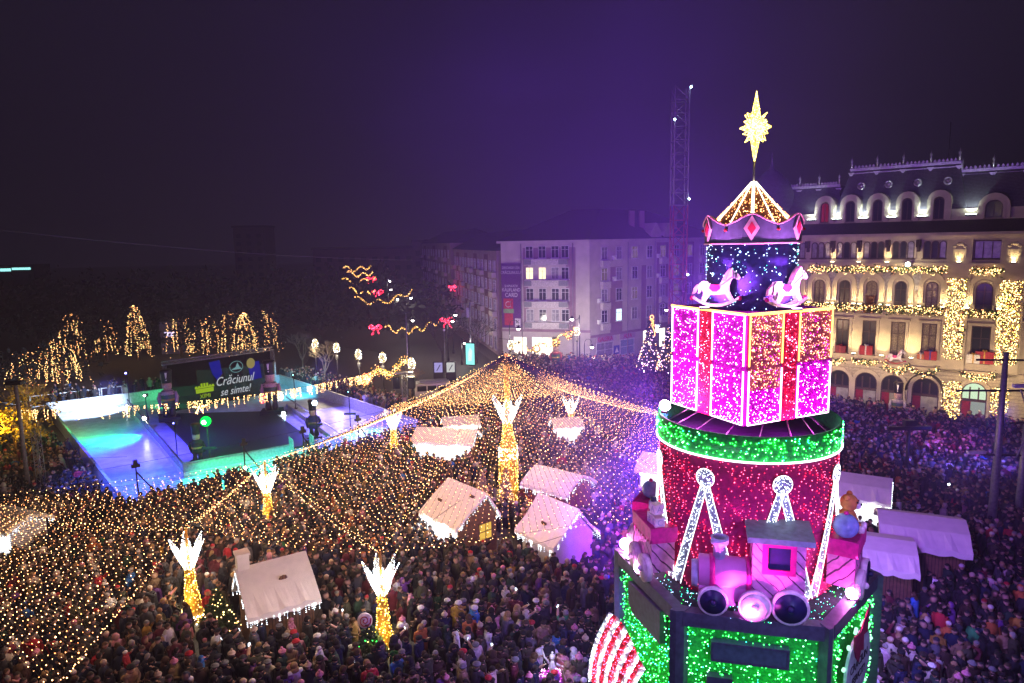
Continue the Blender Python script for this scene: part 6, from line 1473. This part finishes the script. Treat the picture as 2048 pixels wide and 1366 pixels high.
# where the crowd stands
def inpoly(x, y, P):
    c = False; j = len(P) - 1
    for i in range(len(P)):
        (xi,yi),(xj,yj) = P[i],P[j]
        if (yi > y) != (yj > y) and x < (xj-xi)*(y-yi)/(yj-yi)+xi: c = not c
        j = i
    return c
ZONES = [([(-40,18),(42,18),(52,50),(45.5,56.2),(33.5,66.0),(28,72),(24,93),(12,94.5),(-1.5,98.5),(1.5,80),(-4,66),(-8.0,60.8),(-25.3,42.4),(-29,44),(-40,40)],.56,.94),
         ([(-25.9,42.6),(-40.5,59.0),(-44.5,57),(-47,50),(-44,38),(-28,38)],.60,.85),
         ([(-30.5,87.6),(-9,63.0),(-4,66),(-9.5,69.0),(-27,89.5)],.58,.93),
         ([(-52.0,74.2),(-33,87.0),(-35,91),(-55,80.5)],.85,.7)]
BLOCK = [(TX,TY,4.5),(-2.55,37.7,2.4),(-3.6,38.6,1.9),(-1.5,36.6,1.9),(2.3,35.0,2.0),(2.75,41.2,2.2),(-11,28.95,2.3),(-5.3,52.3,2.4),(-7,52.7,1.5),(-3.2,51.8,1.5),(-4.6,57.6,1.8),(4.4,55.6,1.6),(20.4,38.9,2.2),(20.6,33,2.5),(17.4,30.9,2.2),(-28.7,37.1,2.0),(10.5,44,2.2),
         (-9.8,54,.9),(-15.2,40.1,.9),(-15.4,30.3,.9),(-5.8,27.5,.95),(5,58,.9),(-.4,43.8,1.2),(-2.1,42.2,.8),(-.55,41.6,.8),(1.15,41.4,.8),(17.4,85.5,1.8),(19.6,84,1.8),(-13.6,29,1.0),(-6.2,26.5,.9),(1.3,24,.5),(-6.35,26.5,.4),(3.1,19.6,1.3),(2.4,19.3,.6),(27.1,36.9,.5),(29.9,38.6,.5),(27.6,46.2,.5),(5.9,91.5,1.2),(35.9,62.2,1.0),(-8.6,75.5,2.8),(-11.1,68.6,.8),(23.2,95,1.8),(-34.4,46.4,.9),(9,90,.4),(-8,51.2,.9)]
spots = []
for P, sp, pr in ZONES:
    x0, x1 = min(p[0] for p in P), max(p[0] for p in P); y0, y1 = min(p[1] for p in P), max(p[1] for p in P)
    y = y0; row = 0
    while y < y1:
        s_ = sp * (1 + .0035*max(0,y-30)); x = x0 + (row % 2)*s_*.5
        while x < x1:
            px, py = x+crng.uniform(-.42,.42)*s_, y+crng.uniform(-.38,.38)*s_
            x += s_
            if crng.random() > pr or py < 21.5 or abs(px) > .80*py+1.5 or not inpoly(px,py,P): continue
            if any((px-a)**2+(py-b)**2 < r*r for a,b,r in BLOCK): continue
            if math.sin(px*.31+2.1*math.sin(py*.23))*math.sin(py*.27+px*.11) > .93: continue
            spots.append((px,py))
        y += s_*.93; row += 1
def in_frame(x, y, z=1.6):
    v = cam_inv @ Vector((x,y,z)); u, w_ = v.x/-v.z, v.y/-v.z
    return abs(u) < .745 and abs(w_) < .495 and not (3.35 < x*20.95/y < 11.35 and y > 20)
bpy.context.view_layer.update(); cam_inv = cam.matrix_world.inverted()
vis = sorted((p for p in spots if in_frame(*p)), key=lambda p: p[0]**2+p[1]**2+CAM_H**2)
near = vis[:288]; nearset = set(near); rest = [p for p in spots if p not in nearset]
LM = [((3.1,19.6),'beside the striped candy sculpture'),((1.3,24),'beside the pink ballerina'),((-5.8,27.5),'by the nearest light post'),((-6.3,25.0),'before the swirl lollipop'),((-11,28.9),'near the chimney cabin'),((-15.4,30.3),'by the left light post'),
      ((-19,26.0),'under left light strings'),((-12,24.5),'at bottom left'),((-2,24.5),'at bottom middle'),((13.5,24.5),'right of the tower base'),((17.4,30.9),'below the right stall roofs'),((19,25.5),'at bottom right'),((-1,30),'behind the pink ballerina'),((22,29),'at the right edge')]
used = set()
def pick(tbl, wi=-1): return crng.choices(tbl, weights=[t[wi] for t in tbl])[0]
def add_person(x, y, z=0.0, scale=None, face=None, where=None, child=False, fixed=None):
    where = where or min(LM, key=lambda l: (l[0][0]-x)**2+(l[0][1]-y)**2)[1]
    for tr in range(400):
        c, h, po = pick(COATS), pick(HATS), crng.choices(POSES, weights=PW)[0]
        if fixed and tr == 0: c = next(q for q in COATS if q[0] == fixed[0]); h = next(q for q in HATS if q[0] == fixed[1]); po = fixed[2]
        if tr > 60 and c[0] in ('black','charcoal'): continue
        hd = ('hood up' if h[0] == 'hood up' else h[0])
        who = 'child' if child else 'person'
        lab = '%s in %s coat, %s, %s, %s' % (who, c[0], hd, po, where)
        if lab not in used: break
    used.add(lab)
    s = scale or min(1.12,max(.84,crng.gauss(.99,.06))); f = face if face is not None else crng.gauss(math.atan2(TY-y,TX-x)+PI/2, 1.3)
    t = thing('person', lab, 'person', (x,y,z), f, 'people in the market crowd'); t.scale = (s*1.16, s*1.16, s*1.04); t.rotation_euler.x = crng.gauss(.02,.05); t.rotation_euler.y = crng.gauss(0,.04)
    b = put('body', BODY_ME[po], t); b.color = (*c[1],1)
    k = put('coat', COAT_ME, t); k.color = (*[q*crng.uniform(.85,1.15) for q in c[1]],1)
    hh = put('hood' if h[1] == 'hood up' else ('hair' if 'hair' in h[1] else 'hat'), HEAD_ME[h[1]], t); hh.color = (*(h[2] or c[1]),1)
    if po == 'phone raised':
        p = put('phone', PH_ME, t, (.10,-.40,1.74)); p.rotation_euler = (R(-15),0,0)
    return t
for x, y in near: add_person(x, y)
# children on shoulders stand out pale above the crowd
for i, (fx, w_) in enumerate((((-7.9,24.3),('white','hood up','hands clasped')),((-9.5,26.9),('pink','hood up','hands clasped')),((-2.4,25.3),('white','hood up','arms down')),((-.4,31.4),('cream','beige pompom hat','hands clasped')),((-16.2,26.4),('red','white beanie','phone raised')),((15.2,26.0),('white','hood up','hands clasped')),((-5.3,30.4),('pink','hood up','arms down')),((-12.0,24.0),('bright blue','hood up','phone raised')))):
    p = min(near, key=lambda q: (q[0]-fx[0])**2+(q[1]-fx[1])**2)
    add_person(p[0], p[1]+.14, .98, .62, None, 'carried on shoulders', True, w_)
# the rest of the crowd as one mass
def crowd_variant(arm, hat):
    V, F, C = [], [], []      # C: 0 coat 1 trousers 2 skin 3 hair/hat 4 phone
    def lathe(prof, n, cx=0, cyy=0, sy=1.0, col=0):
        o = len(V)
        for r, z in prof:
            for j in range(n): a = 2*PI*(j+.5)/n; V.append((cx+r*math.cos(a), cyy+r*sy*math.sin(a), z)); C.append(col)
        for i in range(len(prof)-1):
            for j in range(n): F.append((o+i*n+j, o+i*n+(j+1)%n, o+(i+1)*n+(j+1)%n, o+(i+1)*n+j))
    for s in (-1,1): lathe([(.07,0),(.09,.45),(.11,.80)],5,s*.1,0,1,1)
    lathe([(.235,.66),(.225,1.0),(.225,1.22),(.205,1.38),(.13,1.46),(.05,1.51)],8,0,0,.78,0)
    lathe([(.05,1.48),(.06,1.54)],6,0,-.005,1,2)
    o = len(V); n, rg = 8, 6
    for i in range(rg+1):
        for j in range(n):
            t = PI*i/rg; a = 2*PI*j/n; p = (math.sin(t)*math.cos(a), math.sin(t)*math.sin(a), -math.cos(t))
            hair = (p[2] > .25 or (p[1] > -.1 and p[2] > -.6)) if hat in (0,1) else (p[2] > .12 if hat == 2 else (p[1] > -.5 or p[2] > .6))
            if hat == 1 and p[1] > .2: hair = True
            rr = .098*(1.2 if hair and hat == 2 else (1.45 if hat == 3 and hair else (1.12 if hair else 1)))
            V.append((p[0]*rr, -.02+p[1]*rr, 1.625+p[2]*rr*1.18)); C.append(3 if hair else 2)
    for i in range(rg):
        for j in range(n): F.append((o+i*n+j, o+i*n+(j+1)%n, o+(i+1)*n+(j+1)%n, o+(i+1)*n+j))
    if hat == 1: lathe([(.10,1.28),(.12,1.42),(.11,1.60)],6,0,.055,.6,3)
    for (e, w_), s in zip(ARMS[arm], (1,-1)):
        pts = [Vector((s*.19,0,1.40)), Vector(e), Vector(w_), Vector(w_)+(Vector(w_)-Vector(e)).normalized()*.13]; o = len(V)
        for i, (p, r) in enumerate(zip(pts, (.08,.07,.052,.035))):
            d = (pts[min(i+1,3)]-pts[max(i-1,0)]).normalized(); a_ = d.cross(Vector((.3,1,.1))).normalized(); b_ = a_.cross(d)
            for j in range(5): t = 2*PI*j/5; V.append(tuple(p+(a_*math.cos(t)+b_*math.sin(t))*r)); C.append(2 if i == 3 else 0)
        for i in range(3):
            for j in range(5): F.append((o+i*5+j, o+i*5+(j+1)%5, o+(i+1)*5+(j+1)%5, o+(i+1)*5+j))
    return np.array(V), np.array(F), np.array(C)
VAR = [crowd_variant(a, h) for a in POSES for h in range(4)]
vw = [pw_*hw for pw_ in PW for hw in (42,24,26,10)]
AV, AF, AC = [], [], []; off_ = 0
skin_c = np.array((.46,.27,.19)); trs = np.array((.018,.018,.024))
hair_t = [[h for h in HATS if h[1] == 'short hair'],[h for h in HATS if h[1] == 'long hair'],[h for h in HATS if h[1] in ('beanie','pompom hat','cap')]]
for x, y in rest:
    vi = crng.choices(range(20), weights=vw)[0]; V, F, C = VAR[vi]; hk = vi % 4
    c = np.array(pick(COATS)[1])*crng.uniform(.8,1.25); hc = c if hk == 3 else np.array(pick(hair_t[hk])[2])
    f = crng.gauss(math.atan2(TY-y,TX-x)+PI/2, 1.2); s = crng.gauss(.985,.055) if crng.random() > .09 else crng.uniform(.6,.8)
    ca, sa = math.cos(f), math.sin(f); W = np.empty_like(V); W[:,0] = x+s*1.17*(V[:,0]*ca-V[:,1]*sa); W[:,1] = y+s*1.17*(V[:,0]*sa+V[:,1]*ca); tl = crng.gauss(0,.07), crng.gauss(0,.07); W[:,2] = s*1.04*V[:,2]; W[:,0] += tl[0]*W[:,2]; W[:,1] += tl[1]*W[:,2]
    pal_ = np.array([c, trs, skin_c*crng.uniform(.8,1.1), hc, (.7,.8,1.0)]); AV.append(W); AF.append(F+off_); AC.append(pal_[C]); off_ += len(V)
AV, AF, AC = np.vstack(AV), np.vstack(AF), np.vstack(AC)
m_crowd = mat('crowd clothes', (0,0,0), .85, 0, .15, 4, attr='Col')
me = fast_mesh('crowd', AV, AF, m_crowd); at = me.color_attributes.new('Col', 'FLOAT_COLOR', 'POINT')
at.data.foreach_set('color', np.hstack([AC, np.ones((len(AC),1))]).astype(np.float32).ravel()); me.polygons.foreach_set('use_smooth', np.ones(len(me.polygons), bool))
tag(put('crowd', me), kind='stuff')
print('people', len(near), 'crowd', len(rest), 'verts', len(AV))

# ================================================================ NIGHT HAZE
k = M(); k.box(-535,535,-75,715,-1,140)
hz = bpy.data.materials.new('night haze'); hz.use_nodes = True; n = hz.node_tree.nodes; n.clear()
o_ = n.new('ShaderNodeOutputMaterial'); v_ = n.new('ShaderNodeVolumePrincipled'); v_.inputs['Color'].default_value = (.66,.62,.86,1); v_.inputs['Density'].default_value = .0014; v_.inputs['Anisotropy'].default_value = .15
hz.node_tree.links.new(v_.outputs[0], o_.inputs['Volume'])
h_ = k.build('haze', hz); tag(h_, kind='stuff')

# drifting show smoke beside the tower
def smoke(dens):
    sm = bpy.data.materials.new('show smoke'); sm.use_nodes = True; n = sm.node_tree.nodes; n.clear(); L_ = sm.node_tree.links
    o_ = n.new('ShaderNodeOutputMaterial'); v_ = n.new('ShaderNodeVolumePrincipled'); v_.inputs['Color'].default_value = (.50,.34,1.0,1)
    tc = n.new('ShaderNodeTexCoord'); ln = n.new('ShaderNodeVectorMath'); ln.operation = 'LENGTH'; L_.new(tc.outputs['Object'], ln.inputs[0])
    mr_ = n.new('ShaderNodeMapRange'); mr_.interpolation_type = 'SMOOTHSTEP'; mr_.inputs[1].default_value = 1.0; mr_.inputs[2].default_value = .1; mr_.inputs[3].default_value = 0; mr_.inputs[4].default_value = dens; L_.new(ln.outputs['Value'], mr_.inputs[0])
    nz = n.new('ShaderNodeTexNoise'); nz.inputs['Scale'].default_value = 2.6; nz.inputs['Detail'].default_value = 2; L_.new(tc.outputs['Object'], nz.inputs['Vector'])
    nm_ = n.new('ShaderNodeMapRange'); nm_.inputs[1].default_value = .35; nm_.inputs[2].default_value = .7; nm_.inputs[3].default_value = .25; nm_.inputs[4].default_value = 1.7; L_.new(nz.outputs[0], nm_.inputs[0])
    mu = n.new('ShaderNodeMath'); mu.operation = 'MULTIPLY'; L_.new(mr_.outputs[0], mu.inputs[0]); L_.new(nm_.outputs[0], mu.inputs[1]); L_.new(mu.outputs[0], v_.inputs['Density']); L_.new(v_.outputs[0], o_.inputs['Volume'])
    return sm
for loc, sc_, dn in (((5.2,35,6.5),(6.5,13,8),.020), ((8,66,32),(36,38,31),.0028), ((26,36,6),(9,12,7),.020)):
    k = M(); k.ball((0,0,0), 1.0, 20); o = k.build('smoke', smoke(dn), None, loc); o.scale = sc_; tag(o, kind='stuff')
